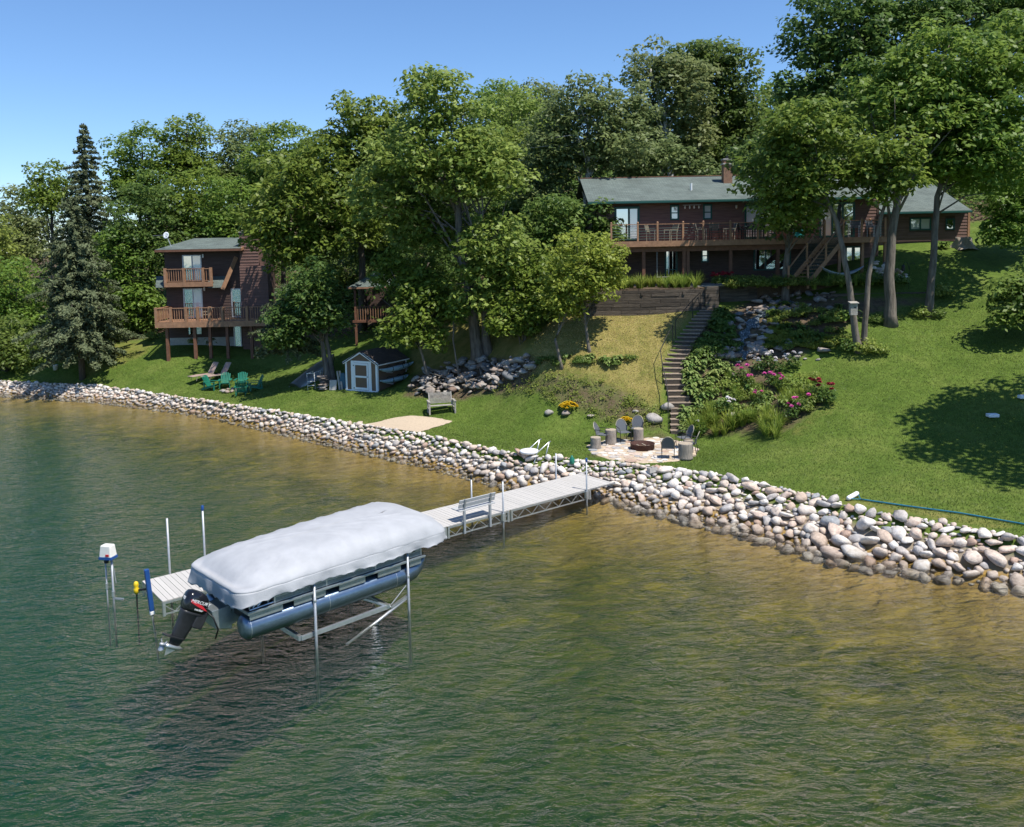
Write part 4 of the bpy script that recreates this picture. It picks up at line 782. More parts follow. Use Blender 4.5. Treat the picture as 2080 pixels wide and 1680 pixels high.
def lap(mb, x0, x1, z0, z1, y, ops=(), step=.2, out=.035):
    z = z0
    while z < z1-.02:
        zt = min(z+step, z1); cuts = sorted((max(a, x0), min(b, x1)) for a, b, c, d in ops if c < zt-.01 and d > z+.01); segs = []; cur = x0
        for a, b in cuts:
            if a > cur+.01: segs.append((cur, a))
            cur = max(cur, b)
        if cur < x1-.01: segs.append((cur, x1))
        for a, b in segs: mb.add([(a, y-out, z), (b, y-out, z), (b, y+.02, z), (a, y+.02, z), (a, y-.008, zt), (b, y-.008, zt), (b, y+.02, zt), (a, y+.02, zt)], [(0,3,2,1),(4,5,6,7),(0,1,5,4),(1,2,6,5),(2,3,7,6),(3,0,4,7)])
        z = zt
def window(par, x0, x1, z0, z1, y, mull=(), hm=(), pane='pane', trim='green_trim', name='window', fw=.09, curtain=None):
    f = MB(); f.box(x0, x1, y-.06, y+.03, z0, z0+fw); f.box(x0, x1, y-.06, y+.03, z1-fw, z1); f.box(x0, x0+fw, y-.06, y+.03, z0+fw, z1-fw); f.box(x1-fw, x1, y-.06, y+.03, z0+fw, z1-fw)
    xs = [x0+fw]; 
    for k in mull:
        xm = x0+(x1-x0)*k; f.box(xm-fw*.45, xm+fw*.45, y-.055, y+.03, z0+fw, z1-fw); xs += [xm-fw*.45, xm+fw*.45]
    xs.append(x1-fw); wn = f.build(name, trim, par)
    for i in range(0, len(xs), 2):
        zs = [z0+fw]
        for k in hm: zm = z0+(z1-z0)*k; zs += [zm-.03, zm+.03]; MB().box(xs[i], xs[i+1], y-.045, y+.02, zm-.03, zm+.03).build('sash_bar', trim, wn)
        zs.append(z1-fw)
        for j in range(0, len(zs), 2):
            pn = pane[(i//2) % len(pane)] if isinstance(pane, (list, tuple)) else pane
            MB().box(xs[i], xs[i+1], y-.012, y+.012, zs[j], zs[j+1]).build('pane', pn, wn)
    return wn
def local(root): 
    def f(): m_ = MB(); m_.M = Matrix.Translation(-Vector(root.location)); return m_
    return f
def X(px, Y, py=480): return aty(px, py, Y).x
def Z(px, py, Y): return aty(px, py, Y).z
# ---- long brown house on the terrace
HY = 52.0; hx0 = X(1213, HY); hx1 = X(1783, HY, 450); ZF, ZD, ZE, ZR = 7.45, 10.05, 12.5, 14.22
hs = thing('lake_house', 'long low reddish brown house with green shingle roof and wraparound deck', 'house', (hx0, HY, ZF)); hm = local(hs); OX = Vector(hs.location)
def hw(px0, px1, py0, py1, **k):
    a, b = aty(px0, (py0+py1)/2, HY).x, aty(px1, (py0+py1)/2, HY).x; c, d = Z((px0+px1)/2, py1, HY), Z((px0+px1)/2, py0, HY); return a, b, c, d
up_ops = [hw(1248, 1299, 420, 489), hw(1361, 1379, 417, 447), hw(1428, 1446, 415, 446), hw(1512, 1575, 416, 487), hw(1664, 1736, 411, 484)]
up_ops = [(a, b, max(c, ZD+.02) if i in (0, 3, 4) else c, d) for i, (a, b, c, d) in enumerate(up_ops)]
lo_ops = [hw(1350, 1376, 505, 566), hw(1424, 1439, 505, 533), hw(1530, 1606, 502, 549), hw(1716, 1750, 500, 562)]
m_ = hm(); m_.box(hx0+.02, hx1-.02, HY+.021, HY+10, ZF, ZE); m_.build('house_core', 'siding_dark', hs)
m_ = hm(); lap(m_, hx0, hx1, ZD-.1, ZE, HY, up_ops, .19); m_.build('wall', 'siding', hs)
m_ = hm(); lap(m_, hx0, X(1640, HY), ZF, ZD-.1, HY, lo_ops, .26, .06); m_.build('lower_wall', 'log_siding', hs)
m_ = hm(); lap(m_, X(1640, HY), hx1, ZF, ZD-.1, HY, lo_ops, .19); m_.build('lower_wall', 'siding', hs)
m_ = hm(); m_.box(hx0-.05, hx0+.08, HY-.05, HY+.06, ZF, ZE); m_.box(hx1-.08, hx1+.05, HY-.05, HY+.06, ZF, ZE); m_.build('corner_board', 'siding_dark', hs)
def W(op, *a, **k):
    x0, x1, z0, z1 = op; o = OX; return window(hs, x0-o.x, x1-o.x, z0-o.z, z1-o.z, 0, *a, **k)
d0 = W(up_ops[0], (.58,), pane=['pane', 'pane_curtain'], name='door', fw=.13); W(up_ops[1], (), (.48,), pane='pane_curtain'); W(up_ops[2], (), (.48,), pane='pane_curtain'); W(up_ops[3], (.5,), pane='pane_curtain', name='patio_door', fw=.1); W(up_ops[4], (.36, .66), pane=['pane_curtain', 'pane', 'pane'], name='french_door', fw=.11)
W(lo_ops[0], (), (.3,), name='door', fw=.1); W(lo_ops[1], (), (.48,)); W(lo_ops[2], (.33,), pane='pane'); W(lo_ops[3], (.5,), name='patio_door', fw=.1)
# roof
ex0, ex1 = X(1194, 51.3, 405), X(1786, 51.3, 394); ry = 57.0
uvquad('roof', [[(ex0-OX.x, 51.3-HY, ZE-.06-ZF), (ex1-OX.x, 51.3-HY, ZE-.06-ZF), (ex1-OX.x, ry-HY, ZR-ZF), (ex0-OX.x, ry-HY, ZR-ZF)], [(ex1-OX.x, 62.7-HY, ZE-.06-ZF), (ex0-OX.x, 62.7-HY, ZE-.06-ZF), (ex0-OX.x, ry-HY, ZR-ZF), (ex1-OX.x, ry-HY, ZR-ZF)]], 'shingle_green', hs, .1)
m_ = hm(); m_.box(ex0, ex1, 51.22, 51.30, ZE-.22, ZE-.075); m_.build('gutter', 'green_trim', hs, bevel=.02)
m_ = hm(); m_.box(ex0+.02, ex1-.02, 51.31, HY-.045, ZE-.18, ZE-.15); m_.build('soffit', 'siding_dark', hs)
m_ = hm()
for xx in (hx0+.02, hx1-.02):
    m_.add([(xx-.03, HY, ZE), (xx-.03, 62, ZE), (xx-.03, ry, ZR-.12), (xx+.03, HY, ZE), (xx+.03, 62, ZE), (xx+.03, ry, ZR-.12)], [(0, 2, 1), (3, 4, 5), (0, 3, 5, 2), (1, 2, 5, 4), (0, 1, 4, 3)])
m_.build('gable_wall', 'siding', hs)
m_ = hm(); m_.box(ex0, ex1, ry-.12, ry+.12, ZR-.02, ZR+.035); m_.build('ridge_cap', 'deck_brown', hs, bevel=.02)
# chimney of bricks
cx_ = X(1477, 55.3, 350); cw_ = .55/2; zc0 = 13.3; zc1 = Z(1477, 325, 55.3); m_ = hm(); m_.box(cx_-cw_+.015, cx_+cw_-.015, 55.05+.015, 55.65-.015, zc0, zc1); ch = m_.build('chimney', 'mortar', hs)
m_ = hm(); z = zc0; r_i = 0
while z < zc1-.06:
    for k in range(-1, 3):
        a = cx_-cw_+(k+(r_i % 2)*.5)*.21; b = a+.195; a, b = max(a, cx_-cw_), min(b, cx_+cw_)
        if b > a+.03: m_.box(a, b, 55.05, 55.07, z, z+.062); m_.box(a, b, 55.63, 55.65, z, z+.062)
    for k in range(-1, 3):
        a = 55.07+(k+(r_i % 2)*.5)*.21; b = a+.195; a, b = max(a, 55.071), min(b, 55.629)
        if b > a+.03: m_.box(cx_-cw_, cx_-cw_+.02, a, b, z, z+.062); m_.box(cx_+cw_-.02, cx_+cw_, a, b, z, z+.062)
    z += .075; r_i += 1
o = m_.build('brickwork', 'brick', ch); o['kind'] = 'stuff'
m_ = hm(); m_.box(cx_-cw_-.06, cx_+cw_+.06, 54.99, 55.71, zc1-.3, zc1-.22); m_.box(cx_-cw_-.04, cx_+cw_+.04, 55.01, 55.69, zc1, zc1+.07); m_.build('chimney_cap', 'concrete', ch); m_ = hm(); m_.tube([(cx_, 55.35, zc1), (cx_, 55.35, zc1+.35)], .09, 10); m_.build('flue', 'black_metal', ch)
vx = X(1404, 53.5, 385); m_ = hm(); m_.tube([(vx, 53.5, 13.0), (vx, 53.5, 13.55)], .06, 10); m_.build('vent_pipe', 'white_paint', hs)
for px, py in ((1496, 420), (1654, 419)):
    m_ = hm(); p = aty(px, py, HY-.1); m_.lathe([(.03, -.12), (.08, -.06), (.08, .08), (.03, .12)], 8, p); m_.build('wall_lamp', 'metal_tan', hs)
m_ = hm(); p = aty(1698, 508, HY-.1); m_.lathe([(.03, -.16), (.1, -.1), (.09, .1), (.03, .16)], 8, p); m_.build('wall_lamp', 'black_metal', hs)
p0, p1 = aty(1387, 417, HY-.08), aty(1424, 416, HY-.08); m_ = hm(); m_.bar(p0, p1, .03, .03); m_.build('chime_rail', 'galv', hs)
for k in (.12, .38, .62, .88): m_ = hm(); q = p0.lerp(p1, k); m_.lathe([(.01, -.02), (.045, -.12), (.04, -.2), (.01, -.22)], 8, q); m_.build('hanging_glass', 'white_decal', hs)
# garage wing
GY_ = 54.0; wx0, wx1 = hx1+.02, X(1968, GY_, 450); wz0, wz1 = 9.35, 11.62
gops = [(X(1847, GY_, 455), X(1891, GY_, 455), Z(1870, 468, GY_), Z(1870, 442, GY_)), (X(1920, GY_, 455), X(1939, GY_, 455), Z(1930, 467, GY_), Z(1930, 444, GY_))]
m_ = hm(); m_.box(wx0, wx1-.02, GY_+.021, GY_+8.8, wz0, wz1); m_.build('wing_core', 'siding_dark', hs); m_ = hm(); lap(m_, wx0, wx1, wz0, wz1, GY_, gops, .19); m_.build('wing_wall', 'siding', hs)
for i, g in enumerate(gops): window(hs, g[0]-OX.x, g[1]-OX.x, g[2]-OX.z, g[3]-OX.z, GY_-HY, (.5,) if i == 0 else (), pane='pane_curtain' if i == 0 else 'pane')
m_ = hm(); m_.box(wx1-.08, wx1+.06, GY_-.05, GY_+.06, wz0, wz1); m_.build('corner_board', 'deck_wood', hs)
gx0, gx1 = ex1-.35, X(1974, 53.4, 430); uvquad('wing_roof', [[(gx0-OX.x, 53.4-HY, wz1-.05-ZF), (gx1-OX.x, 53.4-HY, wz1-.05-ZF), (gx1-OX.x, 58.4-HY, 13.5-ZF), (gx0-OX.x, 58.4-HY, 13.5-ZF)], [(gx1-OX.x, 63.4-HY, wz1-.05-ZF), (gx0-OX.x, 63.4-HY, wz1-.05-ZF), (gx0-OX.x, 58.4-HY, 13.5-ZF), (gx1-OX.x, 58.4-HY, 13.5-ZF)]], 'shingle_green', hs, .1)
m_ = hm(); m_.box(gx0+.36, gx1, 53.32, 53.40, wz1-.2, wz1-.065); m_.build('gutter', 'green_trim', hs, bevel=.02)
m_ = hm(); xx = wx1-.02; m_.add([(xx-.03, GY_, wz1), (xx-.03, 62.8, wz1), (xx-.03, 58.4, 13.38), (xx+.03, GY_, wz1), (xx+.03, 62.8, wz1), (xx+.03, 58.4, 13.38)], [(0, 2, 1), (3, 4, 5), (0, 3, 5, 2), (1, 2, 5, 4), (0, 1, 4, 3)]); m_.build('gable_wall', 'siding', hs)
# deck
DY = 49.5; dx0, dx1 = X(1240, DY), X(1804, DY); nbd = int((HY-DY)/.14)
for i in range(nbd):
    m_ = hm(); m_.box(dx0, dx1, DY+i*.14, DY+i*.14+.13, ZD-.04, ZD); m_.build('deck_board', 'deck_wood', hs)
m_ = hm(); m_.box(dx0, dx1, DY-.045, DY-.003, ZD-.32, ZD+.005); m_.build('deck_fascia', 'deck_wood', hs)
m_ = hm(); m_.box(dx1+.002, dx1+.045, DY-.04, HY-.05, ZD-.32, ZD+.005); m_.build('deck_fascia', 'deck_wood', hs)
m_ = hm(); m_.box(X(1262, DY), X(1640, DY), DY+.35, DY+.55, ZD-.62, ZD-.34); m_.build('deck_beam', 'deck_brown', hs)
m_ = hm()
for x in np.arange(dx0+.2, dx1, .6): m_.box(x, x+.05, DY, HY-.05, ZD-.30, ZD-.045)
m_.build('deck_joists', 'deck_brown', hs)['kind'] = 'stuff'
for px in (1307, 1389, 1397, 1484, 1580):
    x = X(px, DY+.45); m_ = hm(); m_.box(x-.09, x+.09, DY+.36, DY+.54, ZF-.1, ZD-.62); m_.build('deck_post', 'deck_brown', hs)
for px in (1705, 1752, 1798):
    x = X(px, DY+.2); m_ = hm(); m_.box(x-.075, x+.075, DY+.12, DY+.27, ZF-.2, ZD-.32); m_.build('deck_post', 'deck_wood', hs)
RZ = .96
def rail_run(p, q, posts, m='deck_wood', rods=6, par=hs, z=ZD, rodm='green_trim', h=RZ):
    p, q = Vector(p), Vector(q); rl = hm(); rl.bar(p+Vector((0, 0, h)), q+Vector((0, 0, h)), .09, .04); rail = rl.build('deck_rail', m, par)
    for i in range(rods): k = .12+(h-.2)*i/(rods-1); r2 = hm(); r2.tube([p+Vector((0, 0, k)), q+Vector((0, 0, k))], .011, 6); r2.build('rail_rod', rodm, rail)
    for f in posts:
        c = p.lerp(q, f); b = hm(); b.box(c.x-.05, c.x+.05, c.y-.05, c.y+.05, c.z-.25, c.z+h+.06); o = b.build('rail_post', m, par); b = hm(); b.lathe([(.06, 0), (.065, .04), (.03, .09)], 8, (c.x, c.y, c.z+h+.06)); b.build('post_cap', m, o)
yr = DY+.07
def fr(a, b, pxs): return [(X(x, DY)-a)/(b-a) for x in pxs]
a, b = dx0, X(1638, DY); rail_run((a, yr, ZD), (b, yr, ZD), fr(a, b, (1242, 1296, 1336, 1388, 1429, 1484, 1540, 1590, 1638)))
a, b = X(1638, DY), X(1674, DY); rail_run((a, yr, ZD), (b, yr, ZD), (1,)); a, b = X(1710, DY), dx1; rail_run((a, yr, ZD), (b-.06, yr, ZD), fr(a, b, (1710, 1752, 1801)))
rail_run((dx1-.06, yr, ZD), (dx1-.06, HY-.1, ZD), (.98,)); rail_run((dx0+.05, yr, ZD), (dx0+.05, HY-.1, ZD), (.98,))
# stairs
A_ = Vector((X(1674, DY), DY-.06, ZD)); B_ = Vector((X(1712, DY), DY-.06, ZD)); dn = Vector((-2.55, -1.6, ZF+.05-ZD)); NS = 13
stw = [A_, B_]
for P_ in stw:
    b = hm(); b.bar(P_+Vector((0, 0, -.14)), P_+dn+Vector((0, 0, .0)), .05, .28); b.build('stair_stringer', 'deck_wood', hs)
    rail_run(P_, P_+dn, (0, .5, 1), h=.9)
for i in range(1, NS):
    k = i/NS; a = A_+dn*k; b = B_+dn*k; dd = Vector((dn.x, dn.y, 0)).normalized(); t_ = hm(); q = [a-dd*.13, b-dd*.13, b+dd*.13, a+dd*.13]; t_.add([v+Vector((0, 0, .0)) for v in q]+[v+Vector((0, 0, .04)) for v in q], [(0,3,2,1),(4,5,6,7),(0,1,5,4),(1,2,6,5),(2,3,7,6),(3,0,4,7)]); t_.build('stair_tread', 'deck_wood', hs)
# terrace and retaining walls
tx0, tx1 = X(1185, 47.6, 600), X(1580, 47.6, 590)
struct(MB().prism([(tx0, 47.55), (X(1432, 47.55, 597), 47.55), (X(1432, 47.55, 597), 49.0), (tx1, 49.0), (X(1810, 49, 580), 48.9), (X(1840, 52, 560), 52.2), (tx0, 52.2)], 5.5, ZF-.02).build('terrace', 'soil'))
struct(MB().prism([(X(1395, 48.4, 585), 48.7), (tx1+.6, 48.7), (tx1+.6, 51.9), (X(1280, 50, 570), 51.9), (X(1280, 50, 570), 50.2), (X(1395, 49.5, 580), 50.2)], ZF-.018, ZF+.03).build('patio_slab', 'concrete'))
def timber_wall(lab, p, q, z0, z1, n_c, th=.18):
    p, q = Vector((*p, 0)), Vector((*q, 0)); L_ = (q-p).length; ang = math.atan2(q.y-p.y, q.x-p.x); w_ = thing('timber_wall', lab, 'retaining wall', (p.x, p.y, z0), ang); hgt_ = (z1-z0)/n_c
    for c in range(n_c):
        x = -random.uniform(0, 1.2)
        while x < L_:
            l = random.uniform(1.5, 2.6); a, b = max(x, 0), min(x+l, L_)
            if b-a > .1:
                y = random.uniform(-.02, .02)+c*.015; MB().box(a+.006, b-.006, y, y+th, c*hgt_+.006, (c+1)*hgt_-.006).build('timber', 'timber', w_, bevel=.012)
            x += l
    for x in np.arange(.8, L_, 2.3): MB().box(x-.06, x+.06, .05, th+.3, (z1-z0)-hgt_*1.5, (z1-z0)-hgt_*.6).build('tie_end', 'timber', w_)
    return w_
timber_wall('weathered timber retaining wall below the daylily row left of the stairs', (X(1190, 47.4, 600), 47.3), (X(1432, 47.4, 597), 47.3), 5.7, 7.35, 9)
timber_wall('short timber pier beside the top of the garden stairs', (X(1432, 47.4, 597), 47.2), (X(1460, 47.4, 597), 47.25), 5.7, 7.5, 9)
timber_wall('dark timber return wall beside the upper garden steps', (X(1462, 48.6, 597), 48.6), (X(1540, 48.6, 597), 48.65), 6.2, 7.4, 7)
timber_wall('low dark timber wall behind the rock garden at right', (X(1655, 47.6, 605), 47.5), (X(1898, 47.6, 605), 47.6), 6.0, 6.95, 6)
# hammock, swing, deck furniture
hk = thing('hammock', 'pale blue hammock slung beneath the deck stairs', 'hammock'); a = aty(1660, 537, 48.6); b = aty(1755, 540, 48.6); vs = []; n = 16
for i in range(n+1):
    t = i/n; c = a.lerp(b, t); c.z -= .62*(1-(2*t-1)**2); wdt = .42*math.sin(math.pi*min(1, max(0, t*1.0)))**.6+.02
    for k in range(5): s = (k/4-.5)*2; vs.append((c.x, c.y+s*wdt, c.z+.16*s*s*math.sin(math.pi*t)))
MB().add(vs, [(i*5+k, i*5+k+1, (i+1)*5+k+1, (i+1)*5+k) for i in range(n) for k in range(4)]).build('sling', 'hammock', hk, True).modifiers.new('t', 'SOLIDIFY').thickness = .01
MB().tube([a-Vector((.3, 0, -.3)), a], .015, 6).build('hanging_rope', 'black_metal', hk); MB().tube([b+Vector((.3, 0, .3)), b], .015, 6).build('hanging_rope', 'black_metal', hk)
MB().bar(a+Vector((-.28, 0, .35)), (a.x-.3, a.y, ZF-.1), .06, .06).build('stand_post', 'black_metal', hk); MB().bar(b+Vector((.28, 0, .35)), (b.x+.3, b.y, ZF-.3), .06, .06).build('stand_post', 'black_metal', hk)
sw = thing('porch_swing', 'single plank swing hanging under the deck by the lower door', 'swing'); p = aty(1341, 563, 49.9); q = aty(1352, 563, 49.9); p.x -= .18; q.x += .18
MB().box(p.x-.05, q.x+.05, p.y-.12, p.y+.12, p.z-.02, p.z+.03).build('seat', 'weathered', sw)
for v in (p, q): MB().tube([v, Vector((v.x, v.y, ZD-.35))], .018, 6).build('rope', 'galv', sw)
def slat_chair(name, lab, loc, rz, m, fm, group=None, ns=5, w_=.55, sh=.42, bh=.95):
    t = thing(name, lab, 'chair', loc, rz, group)
    for i in range(4): MB().box(-w_/2, w_/2, -.25+i*.125, -.25+i*.125+.1, sh, sh+.025).build('seat_slat', m, t)
    for i in range(ns): z = sh+.12+i*(bh-sh-.12)/ns; y = .25+.22*(z-sh); MB().box(-w_/2, w_/2, y, y+.022, z, z+(bh-sh)/ns*.7).build('back_slat', m, t)
    for x in (-w_/2, w_/2):
        for y0, zt in ((-.25, .64), (.25, .64)): MB().bar((x, y0, 0), (x, y0, zt), .035, .035).build('leg', fm, t)
        MB().bar((x, -.28, .645), (x, .3, .645), .05, .03).build('armrest', fm, t); MB().bar((x, .24, .4), (x, .40, bh+.02), .035, .035).build('back_frame', fm, t)
    return t
slat_chair('deck_chair', 'tan slatted deck chair facing right beside the deck post', (X(1325, 50.8), 50.8, ZD), R_(60), 'metal_tan', 'metal_tan'); slat_chair('deck_chair', 'tan slatted deck chair facing left further along the deck', (X(1362, 50.8), 50.8, ZD), R_(-65), 'metal_tan', 'metal_tan')
slat_chair('patio_chair', 'black lattice chair facing the lake between two deck posts', (X(1453, 50.6), 50.6, ZD), 0, 'black_metal', 'black_metal'); slat_chair('patio_chair', 'light framed chair seen from the side left of the deck table', (X(1481, 50.8), 50.8, ZD), R_(-90), 'mesh_grey', 'metal_tan')
slat_chair('patio_chair', 'pale chair half hidden behind the deck post left of the lattice chair', (X(1424, 50.8), 50.8, ZD), R_(90), 'mesh_grey', 'metal_tan')
dt = thing('deck_table', 'dark dining table on the deck before the patio door', 'table', (X(1533, 50.7), 50.7, ZD)); MB().box(-.75, .75, -.45, .45, .70, .74).build('table_top', 'black_metal', dt, bevel=.01)
for x in (-.65, .65):
    for y in (-.38, .38): MB().bar((x, y, 0), (x, y, .70), .05, .05).build('leg', 'black_metal', dt)
for i, (px, yy, rz, w_) in enumerate(((1522, 50.15, 180, 'left black chair on the lake side of the deck table'), (1540, 50.15, 180, 'right black chair on the lake side of the deck table'), (1512, 50.9, 90, 'black chair at the left end of the deck table'), (1556, 50.9, -90, 'black chair at the right end of the deck table'))): slat_chair('dining_chair', w_, (X(px, yy), yy, ZD), R_(rz), 'black_metal', 'black_metal')
tag(MB().box(-.28, .28, -.2, .2, .05, .5).build('storage_box', 'teal_paint', None, bevel=.03), 'teal storage box behind the deck rail left of the stairs', 'box').location = (X(1622, 50.6), 50.6, ZD)
slat_chair('deck_chair', 'grey lounge chair on the deck right of the stairs', (X(1735, 50.7), 50.7, ZD), R_(-30), 'mesh_grey', 'galv'); slat_chair('deck_chair', 'light deck chair near the right end of the deck', (X(1775, 50.9), 50.9, ZD), R_(30), 'mesh_grey', 'galv')
# ---- left house
LY = 64.0; lx0, lx1 = X(336, LY, 560), X(490, LY, 560); LF, L1, L2, LE = 3.0, 4.95, 7.7, 10.1
lh = thing('neighbour_house', 'tall dark brown three storey house with balcony and wooden deck among trees', 'house', (lx0, LY, LF)); OL = Vector(lh.location); lm = local(lh)
def lw(px0, px1, py0, py1): return (X(px0, LY, py0), X(px1, LY, py0), Z((px0+px1)/2, py1, LY), Z((px0+px1)/2, py0, LY))
lops = [lw(370, 409, 518, 572), lw(372, 411, 586, 645), lw(380, 411, 655, 681), lw(469, 490, 586, 645), lw(474, 490, 655, 705)]
lops[0] = (*lops[0][:2], L2+.05, lops[0][3]); lops[1] = (*lops[1][:2], L1+.05, lops[1][3]); lops[3] = (*lops[3][:2], L1+.05, lops[3][3]); lxr = X(492, LY, 560)
m_ = lm(); m_.box(lx0+.02, lxr-.02, LY+.021, LY+9, LF-.5, LE); m_.build('house_core', 'siding_dark', lh)
m_ = lm(); lap(m_, lx0, lxr, LF+.55, LE, LY, lops, .2); m_.build('wall', 'siding_dark', lh)
m_ = lm(); m_.box(lx0+.1, X(468, LY), LY-.05, LY+.02, LF-.5, LF+.55); m_.build('foundation', 'concrete', lh)
for i, g in enumerate(lops): window(lh, g[0]-OL.x, g[1]-OL.x, g[2]-OL.z, g[3]-OL.z, 0, (.5,) if i in (0, 1, 2) else (), pane=['pane', 'pane_curtain'], trim='galv' if i != 2 else 'siding_dark', name='patio_door' if i != 2 else 'window', fw=.08)
e0, e1 = X(314, 63.0, 507), X(489, 63.0, 505); zr = Z(400, 484, 68.5); uvquad('roof', [[(e0-OL.x, 63.0-LY, LE+.02-LF), (e1-OL.x, 63.0-LY, LE+.02-LF), (e1-OL.x, 68.5-LY, zr-LF), (e0+.9-OL.x, 68.5-LY, zr-LF)], [(e1-OL.x, 74-LY, LE-LF), (e0-OL.x, 74-LY, LE-LF), (e0+.9-OL.x, 68.5-LY, zr-LF), (e1-OL.x, 68.5-LY, zr-LF)]], 'shingle_green', lh, .12)
m_ = lm(); m_.box(e0, e1, 62.94, 63.0, LE-.16, LE); m_.build('fascia', 'deck_brown', lh); m_ = lm(); m_.bar((e1+.03, 62.95, LE-.06), (e1+.03, 68.5, zr-.08), .06, .2); m_.build('rake_board', 'deck_wood', lh)
for a, b in ((318, 336), (424, 456)):
    za = Z((a+b)/2, 584, 63.2); zb = Z((a+b)/2, 564, 63.9); uvquad('lower_roof', [[(X(a, 63.2, 580)-OL.x, 63.0-LY, za-LF), (X(b, 63.2, 580)-OL.x, 63.0-LY, za-LF), (X(b, 63.9, 580)-OL.x+.1, 63.93-LY, zb-LF+.1), (X(a, 63.9, 580)-OL.x, 63.93-LY, zb-LF+.1)]], 'shingle_green', lh, .08)
m_ = lm(); m_.bar(aty(452, 588, 63.0), aty(480, 522, 63.6), .08, .28); m_.build('rake_board', 'deck_wood', lh)
cA, cB = X(491, 63.6, 600), X(547, 63.6, 600); m_ = lm(); lap(m_, cA, cB, LF-.5, Z(520, 540, 63.6), 63.4, (), .2); m_.box(cA+.02, cB-.02, 63.43, 64.9, LF-.5, Z(520, 540, 63.6)); chl = m_.build('chimney', 'siding', lh)
m_ = lm(); a, b = X(488, 63.8, 500), X(526, 63.8, 500); lap(m_, a, b, Z(505, 545, 63.8), Z(505, 472, 63.8), 63.6, (), .22, .05); m_.box(a+.02, b-.02, 63.63, 64.8, Z(505, 545, 63.8), Z(505, 472, 63.8)); m_.build('chimney_stack', 'siding', chl); m_ = lm(); m_.box(a-.1, b+.1, 63.5, 64.9, Z(505, 472, 63.8), Z(505, 469, 63.8)+.05); m_.build('chimney_cap', 'concrete', chl)
def bal_deck(px0, px1, py_floor, Yf, z, posts, m='deck_wood', drop=.3, ang=0):
    a, b = X(px0, Yf, py_floor), X(px1, Yf, py_floor)
    for i in range(int((LY-Yf)/.14)): m_ = lm(); m_.box(a, b, Yf+i*.14, Yf+i*.14+.13, z-.04, z); m_.build('deck_board', m, lh)
    m_ = lm(); m_.box(a, b, Yf-.05, Yf-.003, z-drop, z+.01); m_.build('deck_fascia', m, lh); m_ = lm(); m_.box(a-.05, a-.002, Yf-.05, LY-.05, z-drop, z+.01); m_.build('deck_fascia', m, lh)
    m_ = lm(); m_.bar((a, Yf+.04, z+.98), (b, Yf+.04, z+.98), .12, .05); rl = m_.build('deck_rail', m, lh); m_ = lm(); m_.bar((a, Yf+.04, z+.1), (b, Yf+.04, z+.1), .06, .05); m_.build('bottom_rail', m, rl)
    bm2 = MB().box(-.02, .02, -.02, .02, .12, .96).mesh('baluster', m)
    for x in np.arange(a+.15, b, .17): link('baluster', bm2, rl, (x-OL.x, Yf+.04-LY, z-LF))
    m_ = lm(); m_.bar((a+.04, Yf+.1, z+.98), (a+.04, LY-.06, z+.98), .12, .05); r2 = m_.build('deck_rail', m, lh)
    for y in np.arange(Yf+.25, LY-.1, .17): link('baluster', bm2, r2, (a+.04-OL.x, y-LY, z-LF))
    for px in posts: x = X(px, Yf, py_floor); m_ = lm(); m_.box(x-.09, x+.09, Yf-.06, Yf+.1, z-drop, z+1.06); m_.build('rail_post', m, lh)
bal_deck(335, 430, 572, 63.0, L2, (336, 374, 413, 429), 'deck_wood', .32); bal_deck(316, 562, 645, 61.3, L1, (317, 347, 378, 402, 426, 452, 502, 555), 'deck_wood', .4)
for px in (340, 396, 427, 462, 511):
    x = X(px, 61.6, 680); m_ = lm(); m_.box(x-.1, x+.1, 61.5, 61.7, H1(x, 61.6)-.3, L1-.4); m_.build('deck_post', 'deck_brown', lh)
for px, py in ((412, 520), (415, 587)): m_ = lm(); p = aty(px, py, LY-.1); m_.lathe([(.04, -.14), (.07, -.1), (.07, .12), (.03, .15)], 8, p); m_.build('wall_lamp', 'white_paint', lh)
ds = thing('satellite_dish', 'round white satellite dish on an arm at the left house roof corner', 'dish', aty(348, 497, 63.5)); p = aty(337, 478, 63.5)-aty(348, 497, 63.5); MB().tube([(0, 0, -.2), p*.6, p], .03, 8).build('mast', 'galv', ds)
m_ = MB(); m_.M = Matrix.Translation(p) @ Matrix.Rotation(R_(75), 4, 'X') @ Matrix.Rotation(R_(-15), 4, 'Y'); m_.lathe([(.03, -.08), (.15, -.05), (.25, .0), (.245, .012), (.14, -.035), (.02, -.06)], 20); m_.build('reflector', 'white_paint', ds, True); MB().tube([p, p+Vector((-.1, -.35, 0)), p+Vector((-.9, -.2, -.02))], .012, 6).build('feed_arm', 'galv', ds)
slat_chair('deck_chair', 'pale chair on the deck of the left house', (X(417, 62, 640), 62.2, L1), R_(-70), 'metal_tan', 'metal_tan')
